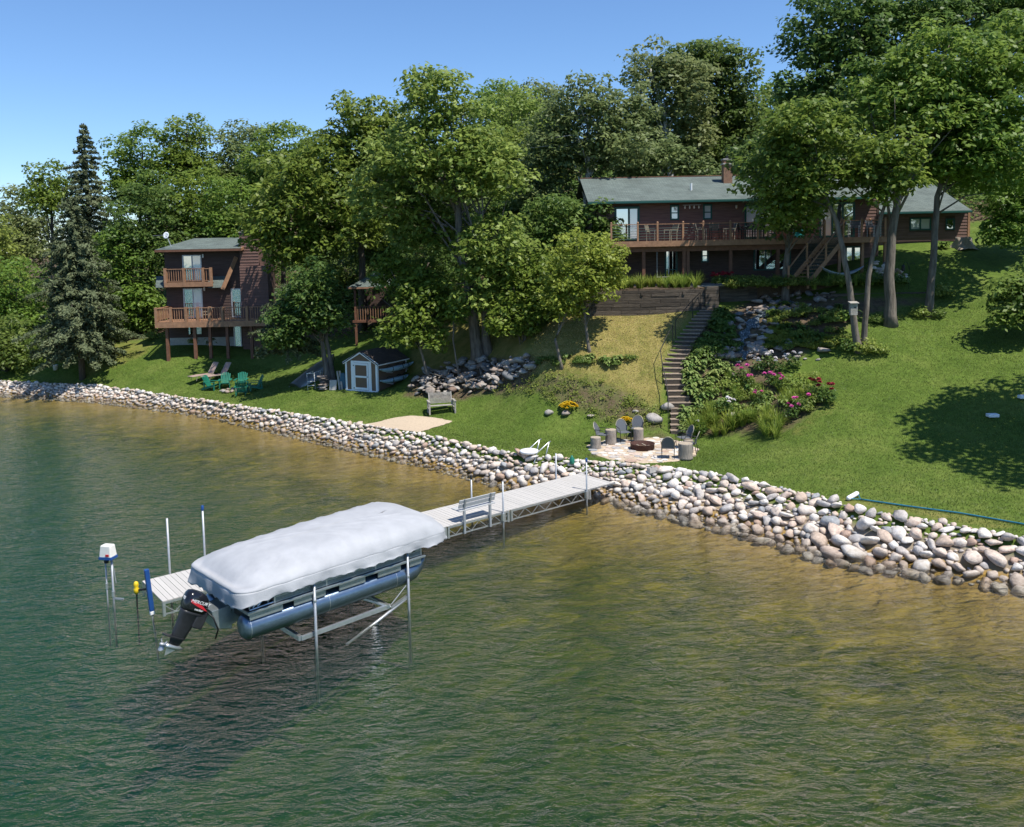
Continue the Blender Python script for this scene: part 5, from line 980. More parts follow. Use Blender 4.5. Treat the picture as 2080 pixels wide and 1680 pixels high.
# ---- summerhouse glimpsed through the trees
sY = 57.5; sx = X(760, sY, 580); sz = Z(760, 650, sY); sh_ = thing('summerhouse', 'small green roofed summerhouse with brown rail glimpsed behind the shed trees', 'summerhouse', (sx, sY, sz)); zt = Z(760, 582, sY)-sz
for x in (-1.3, 1.3):
    for y in (0, 2.6): MB().box(x-.07, x+.07, y-.07, y+.07, -2.5, zt).build('post', 'deck_brown', sh_)
MB().box(-1.5, 1.5, -.1, 2.8, -.15, 0).build('floor', 'deck_brown', sh_); MB().box(-1.3, 1.3, 2.5, 2.6, 0, zt).build('back_wall', 'siding_dark', sh_)
uvquad('roof', [[(-1.7, -.4, zt), (1.7, -.4, zt), (0.01, 1.3, zt+.95), (-.01, 1.3, zt+.95)], [(1.7, -.4, zt), (1.7, 3, zt), (0.01, 1.31, zt+.95), (0.01, 1.29, zt+.95)], [(-1.7, 3, zt), (-1.7, -.4, zt), (-.01, 1.29, zt+.95), (-.01, 1.31, zt+.95)]], 'shingle_green', sh_, .08)
MB().box(-1.7, 1.7, -.45, -.4, zt-.12, zt-.01).build('fascia', 'deck_wood', sh_); MB().bar((-1.3, 0, .9), (1.3, 0, .9), .1, .05).build('rail', 'deck_brown', sh_)
bm2 = MB().box(-.02, .02, -.02, .02, 0, .9).mesh('baluster', 'deck_wood')
for x in np.arange(-1.15, 1.2, .17): link('baluster', bm2, sh_, (x, 0, 0))
# ------------------------------------------------------------------ shed corner
c0, c1 = gp(703, 793), gp(767, 797); sv = Vector((c1.x-c0.x, c1.y-c0.y, 0)); SW = sv.length; sa = math.atan2(sv.y, sv.x); SD = 3.0; SH = 1.75; SR = .62
zb = min(c0.z, c1.z)
shd = thing('garden_shed', 'small brown shed with white trimmed door and dark gable roof', 'shed', (c0.x, c0.y, zb-.05), sa)
MB().box(.02, SW-.02, .03, SD, 0, SH).build('wall', 'shed_brown', shd)
MB().add([(.02, .03, SH), (SW-.02, .03, SH), (SW/2, .03, SH+SR-.06), (.02, SD, SH), (SW-.02, SD, SH), (SW/2, SD, SH+SR-.06)], [(0, 1, 2), (5, 4, 3), (0, 2, 5, 3), (1, 4, 5, 2)]).build('gable', 'shed_brown', shd)
def trim(*a): return MB().box(*a).build('trim_board', 'white_paint', shd, bevel=.006)
trim(-.01, .11, .0, .03, .12, SH-.02); trim(SW-.11, SW+.01, .0, .03, .12, SH-.02); trim(SW+.0, SW+.025, .035, .13, .12, SH-.03); trim(-.03, SW+.03, -.02, .03, .0, .118); trim(SW+.0, SW+.025, SD-.1, SD, 0, SH-.03)
trim(SW*.18, SW*.27, .0, .03, .12, SH+.1); trim(SW*.73, SW*.82, 0, .03, .12, SH+.1); trim(SW*.27+.002, SW*.73-.002, 0, .03, SH-.02, SH+.1)
dr = MB().box(SW*.275, SW*.725, .005, .03, .14, SH-.03).build('door', 'shed_brown', shd)
dx_0, dx_1 = SW*.275, SW*.725
for a in ((dx_0, dx_0+.1, .14, SH-.03), (dx_1-.1, dx_1, .14, SH-.03), (dx_0+.101, dx_1-.101, SH-.15, SH-.03), (dx_0+.101, dx_1-.101, .14, .27), (dx_0+.101, dx_1-.101, .86, .97)): MB().box(a[0], a[1], -.025, .004, a[2], a[3]).build('door_rail', 'white_paint', dr, bevel=.004)
MB().lathe([(.015, 0), (.03, .02), (.03, .05)], 8, (dx_1-.05, -.05, .9)).build('door_knob', 'black_metal', dr)
for k in (.2, 1.55): MB().box(dx_0-.04, dx_0+.05, -.034, -.026, k, k+.05).build('hinge', 'black_metal', dr)
for s in (0, 1):
    p = (-.12 if s == 0 else SW+.12, -.05, SH-.07); q = (SW/2, -.05, SH+SR); MB().bar(p, q, .05, .13).build('rake_trim', 'white_paint', shd)
uvquad('roof', [[(-.16, SD+.12, SH-.06), (-.16, -.1, SH-.06), (SW/2, -.1, SH+SR+.08), (SW/2, SD+.12, SH+SR+.08)], [(SW+.16, -.1, SH-.06), (SW+.16, SD+.12, SH-.06), (SW/2, SD+.12, SH+SR+.08), (SW/2, -.1, SH+SR+.08)]], 'shingle_brown', shd, .05)
MB().box(SW+.13, SW+.17, -.08, SD+.1, SH-.13, SH-.062).build('eave_trim', 'white_paint', shd)
def kayak(lab, z):
    t = thing('kayak', lab, 'kayak', (c1.x, c1.y, zb+z), sa); pts = []; rad = []; n = 14
    vs = []; fs = []; k = 12
    for i in range(n+1):
        u = i/n; y = -.15+3.4*u; wd = .30*math.sin(math.pi*min(1, max(.0, u*.96+.02)))**.6+.01; ht = .17*math.sin(math.pi*min(1, u*.96+.02))**.5+.01
        for j in range(k): a = 6.283*j/k; vs.append((.34+wd*.62*math.cos(a), y, ht*math.sin(a)*(1 if math.sin(a) < 0 else .6)+.12*(2*u-1)**4))
    for i in range(n):
        for j in range(k): fs.append((i*k+j, i*k+(j+1) % k, (i+1)*k+(j+1) % k, (i+1)*k+j))
    fs += [tuple(range(k)), tuple(n*k+j for j in range(k))[::-1]]; MB().add(vs, fs).build('hull', 'kayak', t, True)
    for y in (.9, 1.9, 2.5): MB().tube([(.05, y, .1), (.2, y, .2), (.5, y, .17), (.56, y, -.02), (.4, y, -.2), (.05, y, -.2)], .02, 6).build('strap', 'black_metal', t)
    MB().box(.03, .5, .85, .9, -.235, -.195).build('rack_arm', 'galv', t); MB().box(.03, .5, 2.45, 2.5, -.235, -.195).build('rack_arm', 'galv', t)
kayak('upper pale blue kayak strapped to the shed wall', 1.28); kayak('lower pale blue kayak strapped to the shed wall', .62)
ld = thing('ladder_frame', 'white metal swim ladder leaning on the stone stack left of the shed', 'ladder', gp(632, 792), R_(25))
for x in (-.2, .25): MB().tube([(x, 0, 0), (x, .12, 1.0), (x+.45, .5, 1.05), (x+.5, .55, .6)], .022, 8).build('rail', 'white_decal', ld, True)
for k in (.25, .5, .98): MB().tube([(-.2, .12*k, k), (.25, .12*k, k)], .018, 6).build('rung', 'white_decal', ld)
sk_ = thing('stone_stack', 'dark stack of flat stones between the ladder and the shed', 'stone stack', gp(657, 793), .3)
for i in range(9): link('stone', PROTO_DRY[i % 8], sk_, (random.uniform(-.05, .05), random.uniform(-.05, .05), .07+i*.095), (0, 0, random.uniform(0, 6)), (.38, .32, .085))
for i, (px, lab) in enumerate(((676, 'grey slab leaning on the stone stack left of the shed'),)): o = tag(MB().box(-.22, .22, -.03, .03, 0, .62).build('paving_slab', 'concrete', None, bevel=.02), lab, 'slab'); o.location = gp(px, 794); o.rotation_euler = (R_(-14), 0, R_(-8))
for i, px in enumerate((686, 691)): o = tag(MB().box(-.05, .05, -.02, .02, 0, 1.15).build('plank', 'weathered', None), ['left', 'right'][i]+' of two grey planks leaning by the shed', 'plank', 'planks beside the shed'); o.location = gp(px+4, 792); o.rotation_euler = (R_(-16), R_(-9), 0)
o = tag(MB().add([(-.18, 0, 0), (.18, 0, 0), (.2, 0, .6), (.1, .02, .95), (-.1, .02, .95), (-.2, 0, .6), (-.18, .25, 0), (.18, .25, 0), (.2, .22, .6), (.1, .2, .95), (-.1, .2, .95), (-.2, .22, .6)], [(0, 1, 2, 3, 4, 5), (11, 10, 9, 8, 7, 6)]+[(i, (i+1) % 6, 6+(i+1) % 6, 6+i)[::-1] for i in range(6)]).build('covered_board', 'tarp', None), 'blue covered board standing against the left shed wall', 'board'); o.location = gp(697, 791)
ob = thing('rowing_boat', 'overturned grey rowing boat propped under the small tree left of the shed', 'boat', gp(640, 770)+Vector((0, .4, .25)), R_(40)); ob.rotation_euler = (R_(20), R_(-28), R_(50)); vs = []; fs = []
for i in range(11):
    u = i/10; x = -1.7+3.4*u; wd = .62*(1-max(0, u-.45)**2*3.2); ht = .45
    for a in range(9): t = math.pi*a/8; vs.append((x, wd*math.cos(t), ht*math.sin(t)**.7))
for i in range(10):
    for a in range(8): fs.append((i*9+a, i*9+a+1, (i+1)*9+a+1, (i+1)*9+a))
fs.append(tuple(range(9))); hl = MB().add(vs, fs).build('hull', 'aluminium', ob, True); hl.modifiers.new('t', 'SOLIDIFY').thickness = .02; MB().tube([(-1.75, -.64, 0), (-1.75, .64, 0)], .03, 6).build('transom_rail', 'aluminium', ob)
# ------------------------------------------------------------------ lawn furniture
def adirondack(lab, loc, rz):
    t = thing('adirondack_chair', lab, 'chair', loc, rz, 'green adirondack chairs')
    for i in range(6): MB().box(-.27, .27, -.38+i*.105, -.38+i*.105+.09, .36-i*.03, .385-i*.03).build('seat_slat', 'adirondack', t)
    for i in range(6):
        k = (i-2.5)/2.5; x = k*.21; tp = .98-.09*k*k; MB().bar((x, .17, .24), (x*1.35, .17+.33, tp), .075, .02, (0, -1, .4)).build('back_slat', 'adirondack', t)
    MB().bar((-.3, .36, .56), (.3, .36, .56), .06, .03).build('back_brace', 'adirondack', t)
    for s in (-1, 1):
        MB().box(s*.36-.07, s*.36+.07, -.48, .36, .545, .57).build('armrest', 'adirondack', t); MB().box(s*.31-.02, s*.31+.02, -.44, -.34, 0, .545).build('leg', 'adirondack', t); MB().bar((s*.28, -.42, .33), (s*.28, .55, .05), .03, .11).build('rear_leg', 'adirondack', t); MB().box(s*.33-.015, s*.33+.015, .28, .36, .15, .545).build('arm_post', 'adirondack', t)
    return t
for px, py, rz, lab in ((430, 792, 75, 'green adirondack chair at the left of the stone ring, facing right'), (458, 789, 12, 'green adirondack chair in front of the lounger, facing the lake'), (491, 788, 4, 'green adirondack chair at the back centre of the group, against the shade'), (519, 793, -60, 'green adirondack chair at the right of the ring, facing left'), (491, 803, 190, 'green adirondack chair nearest the lake with its back turned')): adirondack(lab, gp(px, py), R_(rz))
def chaise(lab, loc, rz):
    t = thing('chaise_lounge', lab, 'lounger', loc, rz, 'sling loungers on the lawn')
    fr_ = MB()
    for s in (-1, 1): fr_.tube([(s*.32, -1.25, .3), (s*.32, .35, .3)], .02, 6); fr_.tube([(s*.3, .3, .32), (s*.3, .78, 1.05)], .02, 6)
    fr_.tube([(-.32, -1.25, .3), (.32, -1.25, .3)], .02, 6); fr_.tube([(-.3, .78, 1.05), (.3, .78, 1.05)], .02, 6); fr_.build('frame', 'metal_tan', t)
    MB().add([(-.3, -1.25, .31), (.3, -1.25, .31), (.3, -.6, .34), (-.3, -.6, .34), (.3, .3, .31), (-.3, .3, .31)], [(0, 1, 2, 3), (3, 2, 4, 5)]).build('seat_sling', 'sling', t).modifiers.new('t', 'SOLIDIFY').thickness = .02
    MB().add([(-.29, .3, .33), (.29, .3, .33), (.29, .78, 1.05), (-.29, .78, 1.05)], [(0, 1, 2, 3)]).build('back_sling', 'sling', t).modifiers.new('t', 'SOLIDIFY').thickness = .02
    for s in (-1, 1):
        for y in (-.9, .2): MB().tube([(s*.31, y, .3), (s*.33, y-.08, 0)], .02, 6).build('leg', 'metal_tan', t)
chaise('left brown sling lounger behind the green chairs', gp(420, 770), R_(-38)); chaise('right brown sling lounger behind the green chairs', gp(446, 771), R_(-38))
rg = thing('stone_ring', 'low ring of pale stones between the green chairs', 'fire ring', gp(470, 795))
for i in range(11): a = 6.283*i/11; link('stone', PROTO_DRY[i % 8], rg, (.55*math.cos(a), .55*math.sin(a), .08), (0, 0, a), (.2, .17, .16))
gb = thing('glider_bench', 'weathered grey wooden glider bench on the lawn by the sand', 'bench', gp(897, 840), R_(14))
for i in range(9): z = .48+i*.062; y = .28+.28*(z-.45); MB().box(-.62, .62, y, y+.025, z, z+.045).build('back_slat', 'weathered', gb)
for i in range(5): MB().box(-.64, .64, -.3+i*.115, -.3+i*.115+.095, .42-i*.012, .445-i*.012).build('seat_slat', 'weathered', gb)
for s in (-1, 1):
    MB().box(s*.68-.06, s*.68+.06, -.42, .38, .64, .675).build('armrest', 'weathered', gb)
    for y in (-.34, .28): MB().box(s*.68-.035, s*.68+.035, y-.05, y+.05, 0, .64).build('leg', 'weathered', gb)
    for z in (.06, .22): MB().box(s*.68-.03, s*.68+.03, -.28, .22, z, z+.08).build('side_rail', 'weathered', gb)
    MB().bar((s*.6, .26, .4), (s*.6, .46, 1.05), .05, .05).build('back_frame', 'weathered', gb)
# ------------------------------------------------------------------ fire pit
fp = gp(1305, 914); pr_ = struct(MB().lathe([(2.35, -.3), (2.4, .0), (2.3, .045)], 40, (fp.x, fp.y, fp.z), .04).build('fire_pit_patio', 'sand')); FZ = fp.z+.045
r = random.Random(5); pts = []
for _ in range(6000):
    a = r.uniform(0, 6.283); d_ = 2.3*math.sqrt(r.random()); x, y = d_*math.cos(a), d_*math.sin(a)
    if d_ < .62: continue
    s = r.uniform(.15, .27)
    if all((x-q[0])**2+(y-q[1])**2 > ((s+q[2])*.92)**2 for q in pts): pts.append((x, y, s))
flags = []
for k in range(8):
    n = r.randint(6, 8); P_ = [((1+r.uniform(-.18, .12))*math.cos(6.283*i/n), (1+r.uniform(-.18, .12))*math.sin(6.283*i/n)) for i in range(n)]; flags.append(MB().prism(P_, 0, 1).mesh('flagstone', 'flag'))
for (x, y, s) in pts: link('flagstone', flags[r.randrange(8)], pr_, (fp.x+x, fp.y+y, FZ-.015), (0, 0, r.uniform(0, 6.28)), (s*r.uniform(.95, 1.15), s*r.uniform(.9, 1.05), r.uniform(.022, .04)))
fr_ = thing('fire_ring', 'rusty steel fire ring in the middle of the flagstone patio', 'fire ring', (fp.x, fp.y, FZ)); MB().lathe([(.53, 0), (.53, .24), (.55, .25), (.5, .25), (.49, .05)], 36).build('ring', 'iron_rust', fr_, True); MB().lathe([(.48, .03), (.3, .09), (.1, .11)], 20, jit=.1).build('ash', 'soil', fr_, True)
for i in range(9): a = r.uniform(0, 6.28); q = r.uniform(.05, .35); MB().tube([(q*math.cos(a), q*math.sin(a), .1), (q*math.cos(a)+r.uniform(-.2, .2), q*math.sin(a)+r.uniform(-.2, .2), .16)], .02, 6).build('stick', 'stump_top', fr_)
def stump(lab, px, py, R0, h):
    p = atz(px, py, FZ); t = thing('log_seat', lab, 'log seat', (p.x, p.y, FZ-.01), r.uniform(0, 6)); MB().lathe([(R0*1.08, 0), (R0*1.02, .06), (R0*.97, h*.5), (R0, h-.03), (R0*.97, h)], 20, jit=.05).build('bark', 'stump_bark', t, True); MB().lathe([(R0*.95, h+.001), (R0*.93, h+.006)], 20).build('cut_top', 'stump_top', t)
stump('short log seat leftmost on the patio edge', 1210, 910, .24, .50); stump('tall log seat between the left metal chair and the back chair', 1241, 901, .25, .66); stump('tall log seat behind the fire ring at right of the back chair', 1297, 897, .235, .62); stump('large log seat nearest the lake at the right patio edge', 1392, 931, .30, .66); stump('log seat half hidden behind the right front chair', 1398, 918, .22, .55)
def mchair(lab, px, py, rz):
    p = atz(px, py, FZ); t = thing('metal_chair', lab, 'chair', (p.x, p.y, FZ+.03), rz, 'metal chairs round the fire ring'); hoop = [(-.25, .22, .43)]
    for i in range(11): a = math.pi*i/10; hoop.append((-.27*math.cos(a), .24+.16*math.sin(a)**.7, .62+.34*math.sin(a)))
    hoop.append((.25, .22, .43)); MB().tube(hoop, .016, 6).build('back_hoop', 'metal_tan', t, True); vs = []
    for i in range(9):
        a = math.pi*i/8; vs.append((-.255*math.cos(a), .24+.15*math.sin(a)**.7, .62+.32*math.sin(a))); vs.append((-.24*math.cos(a), .225, .45))
    MB().add(vs, [(2*i, 2*i+1, 2*i+3, 2*i+2) for i in range(8)]).build('back_mesh', 'mesh_grey', t).modifiers.new('t', 'SOLIDIFY').thickness = .01
    MB().prism([(-.25, -.26), (.25, -.26), (.27, .0), (.24, .24), (-.24, .24), (-.27, 0)], .415, .435).build('seat', 'mesh_grey', t)
    for s in (-1, 1):
        MB().tube([(s*.27, .3, .66), (s*.30, .0, .66), (s*.30, -.24, .63), (s*.28, -.28, .5), (s*.26, -.26, 0)], .015, 6).build('front_leg', 'black_metal', t, True); MB().tube([(s*.25, .22, .45), (s*.26, .3, 0)], .015, 6).build('rear_leg', 'black_metal', t)
mchair('metal chair with mesh back at the left of the patio facing right', 1224, 902, R_(65)); mchair('metal chair with mesh back at the back of the patio facing the lake', 1267, 897, R_(15)); mchair('tan armed metal chair mostly behind the log right of the back chair', 1294, 889, R_(-15)); mchair('metal chair nearest the lake with its back towards the water', 1357, 930, R_(170)); mchair('metal chair at the foot of the garden stairs facing left', 1390, 909, R_(-75)); mchair('metal chair tilted behind the large log at right', 1402, 921, R_(-110))
# ------------------------------------------------------------------ garden stairs
SP = [gp(1384, 886), gp(1383, 830), gp(1368, 770), gp(1366, 745), gp(1395, 690), gp(1428, 648), gp(1448, 628)]
SP[-1].z = 6.3; gs = thing('garden_stairs', 'long flight of timber steps climbing the slope to the terrace', 'stairs', SP[0]); cum = [0]
for a, b in zip(SP, SP[1:]): cum.append(cum[-1]+(b-a).length)
def spath(u):
    s = u*cum[-1]
    for i in range(len(SP)-1):
        if s <= cum[i+1] or i == len(SP)-2: k = (s-cum[i])/(cum[i+1]-cum[i]); return SP[i].lerp(SP[i+1], k)
NS2 = 28
for i in range(NS2):
    u = (i+.5)/NS2; p = spath(u); d_ = spath(min(1, u+.1))-spath(max(0, u-.1)); ang = math.atan2(d_.y, d_.x)*.45+math.pi/2*.55-math.pi/2; zz = SP[0].z+.1+(SP[-1].z-SP[0].z)*u; zz = max(p.z+.06, .0)
    o = MB().box(-.52, .52, -.17, .17, -.05, .0).build('tread', 'step_wood', gs, bevel=.008); o.location = p-SP[0]+Vector((0, 0, zz-p.z+.04)); o.rotation_euler = (0, 0, ang)
    o2 = MB().box(-.5, .5, -.155, -.12, -.24, -.052).build('riser', 'timber', gs); o2.location = o.location; o2.rotation_euler = o.rotation_euler
hr = thing('handrail', 'dark pipe handrail along the left side of the garden stairs', 'handrail', SP[0])
for side, rng_ in ((-.62, np.linspace(.02, .62, 7)), (-.62, np.linspace(.66, .98, 4))):
    q = []
    for u in rng_: p = spath(u)-SP[0]; q.append(p+Vector((side, 0, .95)))
    MB().tube(q, .022, 6).build('rail', 'black_metal', hr, True)
    for k in (0, len(q)//2, len(q)-1): MB().tube([q[k]-Vector((0, 0, 1.2)), q[k]], .02, 6).build('post', 'black_metal', hr)
# ------------------------------------------------------------------ stones in the yard
def boulder(lab, px, py, s, fl=.7, i=0):
    p = gp(px, py); o = tag(link('boulder', PROTO_DRY[i % 8], None, p+Vector((0, 0, s*fl*.45)), (0, 0, i*1.3), (s*1.15, s, s*fl*1.3)), lab, 'boulder')
for i, (lab, px, py, s) in enumerate((('grey rounded boulder on the lawn left of the yellow flowers', 1115, 842, .24), ('grey boulder under the round yellow flower mound', 1149, 843, .24), ('large flat grey boulder by the stairs behind the fire pit', 1328, 856, .42), ('brown boulder against the stair handrail', 1356, 832, .36), ('grey boulder among the daylilies right of the stairs', 1486, 850, .38), ('pinkish slab on the weedy slope left of the patio', 1199, 848, .2), ('flat pink stone in the flower bed by the hostas', 1490, 766, .26), ('small tan stone behind the yellow flowers near the patio', 1290, 842, .17), ('round brown stone on the flower bed soil', 1512, 842, .2), ('white boulder at the foot of the stone wall right of the deck', 1782, 570, .45))): boulder(lab, px, py, s, .7, i)
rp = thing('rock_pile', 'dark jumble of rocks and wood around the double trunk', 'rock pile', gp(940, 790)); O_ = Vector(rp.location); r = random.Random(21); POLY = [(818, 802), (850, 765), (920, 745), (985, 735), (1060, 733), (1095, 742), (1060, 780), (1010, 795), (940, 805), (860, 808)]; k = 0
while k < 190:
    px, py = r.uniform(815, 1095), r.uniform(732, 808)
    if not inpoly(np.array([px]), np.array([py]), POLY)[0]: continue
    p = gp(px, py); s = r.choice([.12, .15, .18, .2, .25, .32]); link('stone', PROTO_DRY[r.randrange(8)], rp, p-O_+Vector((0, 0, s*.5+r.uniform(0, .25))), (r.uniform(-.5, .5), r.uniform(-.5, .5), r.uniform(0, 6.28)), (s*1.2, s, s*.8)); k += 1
for i in range(16):
    p = gp(r.uniform(870, 990), r.uniform(765, 798))-O_+Vector((0, 0, .35)); a = r.uniform(0, 3.14); l = r.uniform(.3, .8); MB().tube([p-Vector((math.cos(a)*l, math.sin(a)*l, .05)), p+Vector((math.cos(a)*l, math.sin(a)*l, r.uniform(0, .25)))], r.uniform(.03, .09), 7).build('branch', 'bark', rp)
wl = thing('stone_wall', 'dry stone wall of rounded pale rocks right of the deck posts', 'stone wall', gp(1800, 573)); O_ = Vector(wl.location)
for i in range(70):
    px, py = r.uniform(1772, 1848), r.uniform(530, 572)
    if py < 530+(px-1790)*.55: continue
    p = aty(px, py, gp(px, 576).y-.05+r.uniform(-.1, .1)+(572-py)*.012); s = r.uniform(.13, .26); link('stone', PROTO[r.randrange(10)], wl, p-O_, (r.uniform(-.4, .4), 0, r.uniform(0, 6)), (s*1.15, s, s*.8))
# ------------------------------------------------------------------ waterfall
CR = [(1612, 618), (1570, 630), (1540, 648), (1522, 668), (1510, 690), (1503, 706), (1507, 720), (1513, 738)]; CPt = [gp(*p) for p in CR]; vs = []; fs = []; n = 0; path = []
for a, b in zip(CPt, CPt[1:]):
    for j in range(6): path.append(a.lerp(b, j/6))
path.append(CPt[-1])
for i, p in enumerate(path):
    d_ = path[min(i+1, len(path)-1)]-path[max(i-1, 0)]; s_ = Vector((-d_.y, d_.x, 0)).normalized()*(.22+.12*math.sin(i*.9)); st_ = .07*((i % 6)/6)
    for k in range(5): q = p+s_*((k-2)/2); vs.append((q.x, q.y, H1(q.x, q.y)+.13-st_*2+r.uniform(-.015, .015)))
fs = [(i*5+k, i*5+k+1, (i+1)*5+k+1, (i+1)*5+k) for i in range(len(path)-1) for k in range(4)]
def creek_mat():
    m, t, N, L, o = nodes('creek'); ge = N('NewGeometry'); mp = N('Mapping'); mp.inputs['Scale'].default_value = (5, 1.5, 1); L(ge.outputs['Position'], mp.inputs[0]); nn = N('TexNoise', i_Scale=5, i_Detail=6, i_Roughness=.7); L(mp.outputs[0], nn.inputs['Vector'])
    rr_ = ramp(N, [(.42, (.03, .045, .05)), (.56, (.10, .13, .15)), (.66, (.6, .63, .66))]); L(nn.outputs['Fac'], rr_.inputs[0]); b = N('BsdfPrincipled', i_Roughness=.35); L(rr_.outputs[0], b.inputs['Base Color']); bp = N('Bump', i_Strength=.5, i_Distance=.05); L(nn.outputs['Fac'], bp.inputs['Height']); L(bp.outputs[0], b.inputs['Normal']); L(b.outputs[0], o.inputs[0])
creek_mat(); struct(MB().add(vs, fs).build('creek_water', 'creek', None, True))
rgd = thing('rock_garden', 'banks of mixed rocks lining the small garden waterfall', 'rock garden', path[0]); O_ = Vector(rgd.location); k = 0
while k < 230:
    if k < 150:
        p = path[r.randrange(len(path))]; i = path.index(p); d_ = path[min(i+1, len(path)-1)]-path[max(i-1, 0)]; s_ = Vector((-d_.y, d_.x, 0)).normalized(); q = p+s_*r.choice([-1, 1])*abs(r.gauss(.55, .3))
        if abs((q-p).dot(s_)) < .3: continue
    elif k < 190: q = gp(r.uniform(1550, 1700), r.uniform(598, 640))
    else: q = gp(r.uniform(1560, 1690), r.uniform(690, 735)) if r.random() < .6 else gp(r.uniform(1440, 1500), r.uniform(700, 735))
    s = r.choice([.1, .12, .14, .16, .2, .25, .3]); link('stone', PROTO_DRY[r.randrange(8)], rgd, Vector((q.x, q.y, H1(q.x, q.y)+s*.45))-O_, (r.uniform(-.4, .4), r.uniform(-.4, .4), r.uniform(0, 6.28)), (s*1.2, s, s*.85)); k += 1
# ------------------------------------------------------------------ plants
def blades(nb_, L_, wd, spread, seed, droop=1.0):
    q = random.Random(seed); V = []; Fq = []; T = []; o = 0
    for _ in range(nb_):
        a = q.uniform(0, 6.283); l = L_*q.uniform(.65, 1.15); lean = q.uniform(.15, 1)*spread; d_ = np.array([math.cos(a), math.sin(a), 0]); s_ = np.array([-math.sin(a), math.cos(a), 0]); b0 = d_*q.uniform(0, .12)*L_; t_ = q.random()
        for j in range(5):
            u = j/4; p = b0+d_*l*lean*u**1.4+np.array([0, 0, l*(u-droop*lean*.62*u**2.6)]); w2 = wd*(1-u**2)*.5+.002; V += [p-s_*w2, p+s_*w2]; T += [t_, t_]
            if j: Fq.append((o+2*j-2, o+2*j-1, o+2*j+1, o+2*j))
        o += 10
    return npmesh('foliage', np.array(V), np.array(Fq), 'blade', np.array(T))
def broad(nb_, L_, wd, seed, m='hosta'):
    q = random.Random(seed); V = []; Fq = []; T = []; o = 0
    for _ in range(nb_):
        a = q.uniform(0, 6.283); l = L_*q.uniform(.5, 1.1); d_ = np.array([math.cos(a), math.sin(a), 0]); s_ = np.array([-math.sin(a), math.cos(a), 0]); h = q.uniform(.25, .9)*L_; t_ = q.random()
        for u, w2, dz in ((.15, .01, 0), (.45, wd*.5, .05), (.75, wd*.42, .02), (1, .01, -.08)):
            p = d_*l*u+np.array([0, 0, h*(.4+.6*min(1, u*1.6))+dz*L_*2]); V += [p-s_*w2, p+s_*w2]; T += [t_, t_]
        for j in range(3): Fq.append((o+2*j, o+2*j+1, o+2*j+3, o+2*j+2))
        o += 8
    return npmesh('foliage', np.array(V), np.array(Fq), m, np.array(T))
def bushmesh(R0, h, n, ls, m, seed):
    global rng
    keep = rng; rng = np.random.default_rng(seed); C, Nn, S, T = clump_leaves([((0, 0, h*.5), R0)]+[((math.cos(a)*R0*.5, math.sin(a)*R0*.5, h*.45), R0*.6) for a in (0, 2.1, 4.2)], n, ls, h/R0*.6); C[:, 2] = np.maximum(C[:, 2], .02); me_ = leaves_mesh('foliage', C, Nn, S, T, m); rng = keep; return me_
DAY = [blades(70, .95, .035, .8, i) for i in range(4)]; IRIS = [blades(45, .75, .03, .45, 10+i) for i in range(3)]; HOS = [broad(34, .42, .16, i) for i in range(4)]; HOSD = [broad(34, .45, .17, 20+i, 'leaf_shrub') for i in range(3)]
BSH = [bushmesh(.5, .6, 1.3, .07, 'leaf_shrub', i) for i in range(3)]; BSL = [bushmesh(.45, .5, 1.3, .06, 'leaf_lime', 30+i) for i in range(3)]; PEO = [bushmesh(.42, .75, 1.2, .075, 'leaf_dark', 60+i) for i in range(2)]; GC = [bushmesh(.4, .3, 1.3, .06, 'leaf_shrub', 80+i) for i in range(3)]; MOSS = [bushmesh(.35, .22, 1.6, .035, 'leaf_yellow', 90+i) for i in range(2)]
r = random.Random(77)
def plant(name, lab, protos, px, py, sc, group=None, p=None, cat='plant'):
    p = p or gp(px, py); t = thing(name, lab, cat, p-Vector((0, 0, .03)), r.uniform(0, 6.28), group, sc*r.uniform(.85, 1.15)); link('foliage', r.choice(protos), t); return t
for i in range(34): plant('daylily', 'green strappy daylily clump in the front edge of the bed by the patio', DAY, r.uniform(1402, 1585), 878+r.uniform(-14, 12)+(0 if r.random() < .6 else -14), .95, 'front daylilies')
for i in range(30):
    px = r.uniform(1232, 1432); p = aty(px, 590, 48.0+r.uniform(-.3, 1.2)); p.z = ZF-.02; plant('daylily', 'bright green daylily on the terrace above the timber wall', DAY, 0, 0, .95, 'terrace daylilies', p)
for i in range(26): plant('daylily', 'strappy green plant in the middle of the flower bed', IRIS+DAY, r.uniform(1580, 1660), r.uniform(790, 830), .7, 'middle daylilies')
for i in range(90):
    u = r.random()
    if u < .45: px, py = r.uniform(1388, 1480), r.uniform(738, 785)
    elif u < .75: px, py = r.uniform(1395, 1425), r.uniform(785, 865)
    else: px, py = r.uniform(1380, 1400), r.uniform(840, 885)
    plant('hosta', 'variegated low hosta in the bed beside the garden stairs', HOS, px+ (6 if px < 1390 else 0), py, r.uniform(.7, 1.1), 'hostas by the stairs')
for i in range(70):
    py = r.uniform(640, 738); cxp = 1400+(738-py)*.6; plant('ground_cover_plant', 'dark leafy ground cover between the stairs and the waterfall', GC+HOSD, r.uniform(cxp, max(cxp+5, 1510-(738-py)*.1-12)), py, r.uniform(.8, 1.2), 'ground cover by the waterfall')
for i in range(84):
    px = r.uniform(1480, 1850); p = aty(px, 595, 47.9+r.uniform(-.2, .8)); p.z = min(ZF-.05, H1(p.x, p.y)+.5) if px > 1650 else ZF-.1; plant('fern', 'dark fern like plant in the shaded hedge before the deck', IRIS+BSH+BSL, 0, 0, r.uniform(.8, 1.3), 'shaded hedge plants', p)
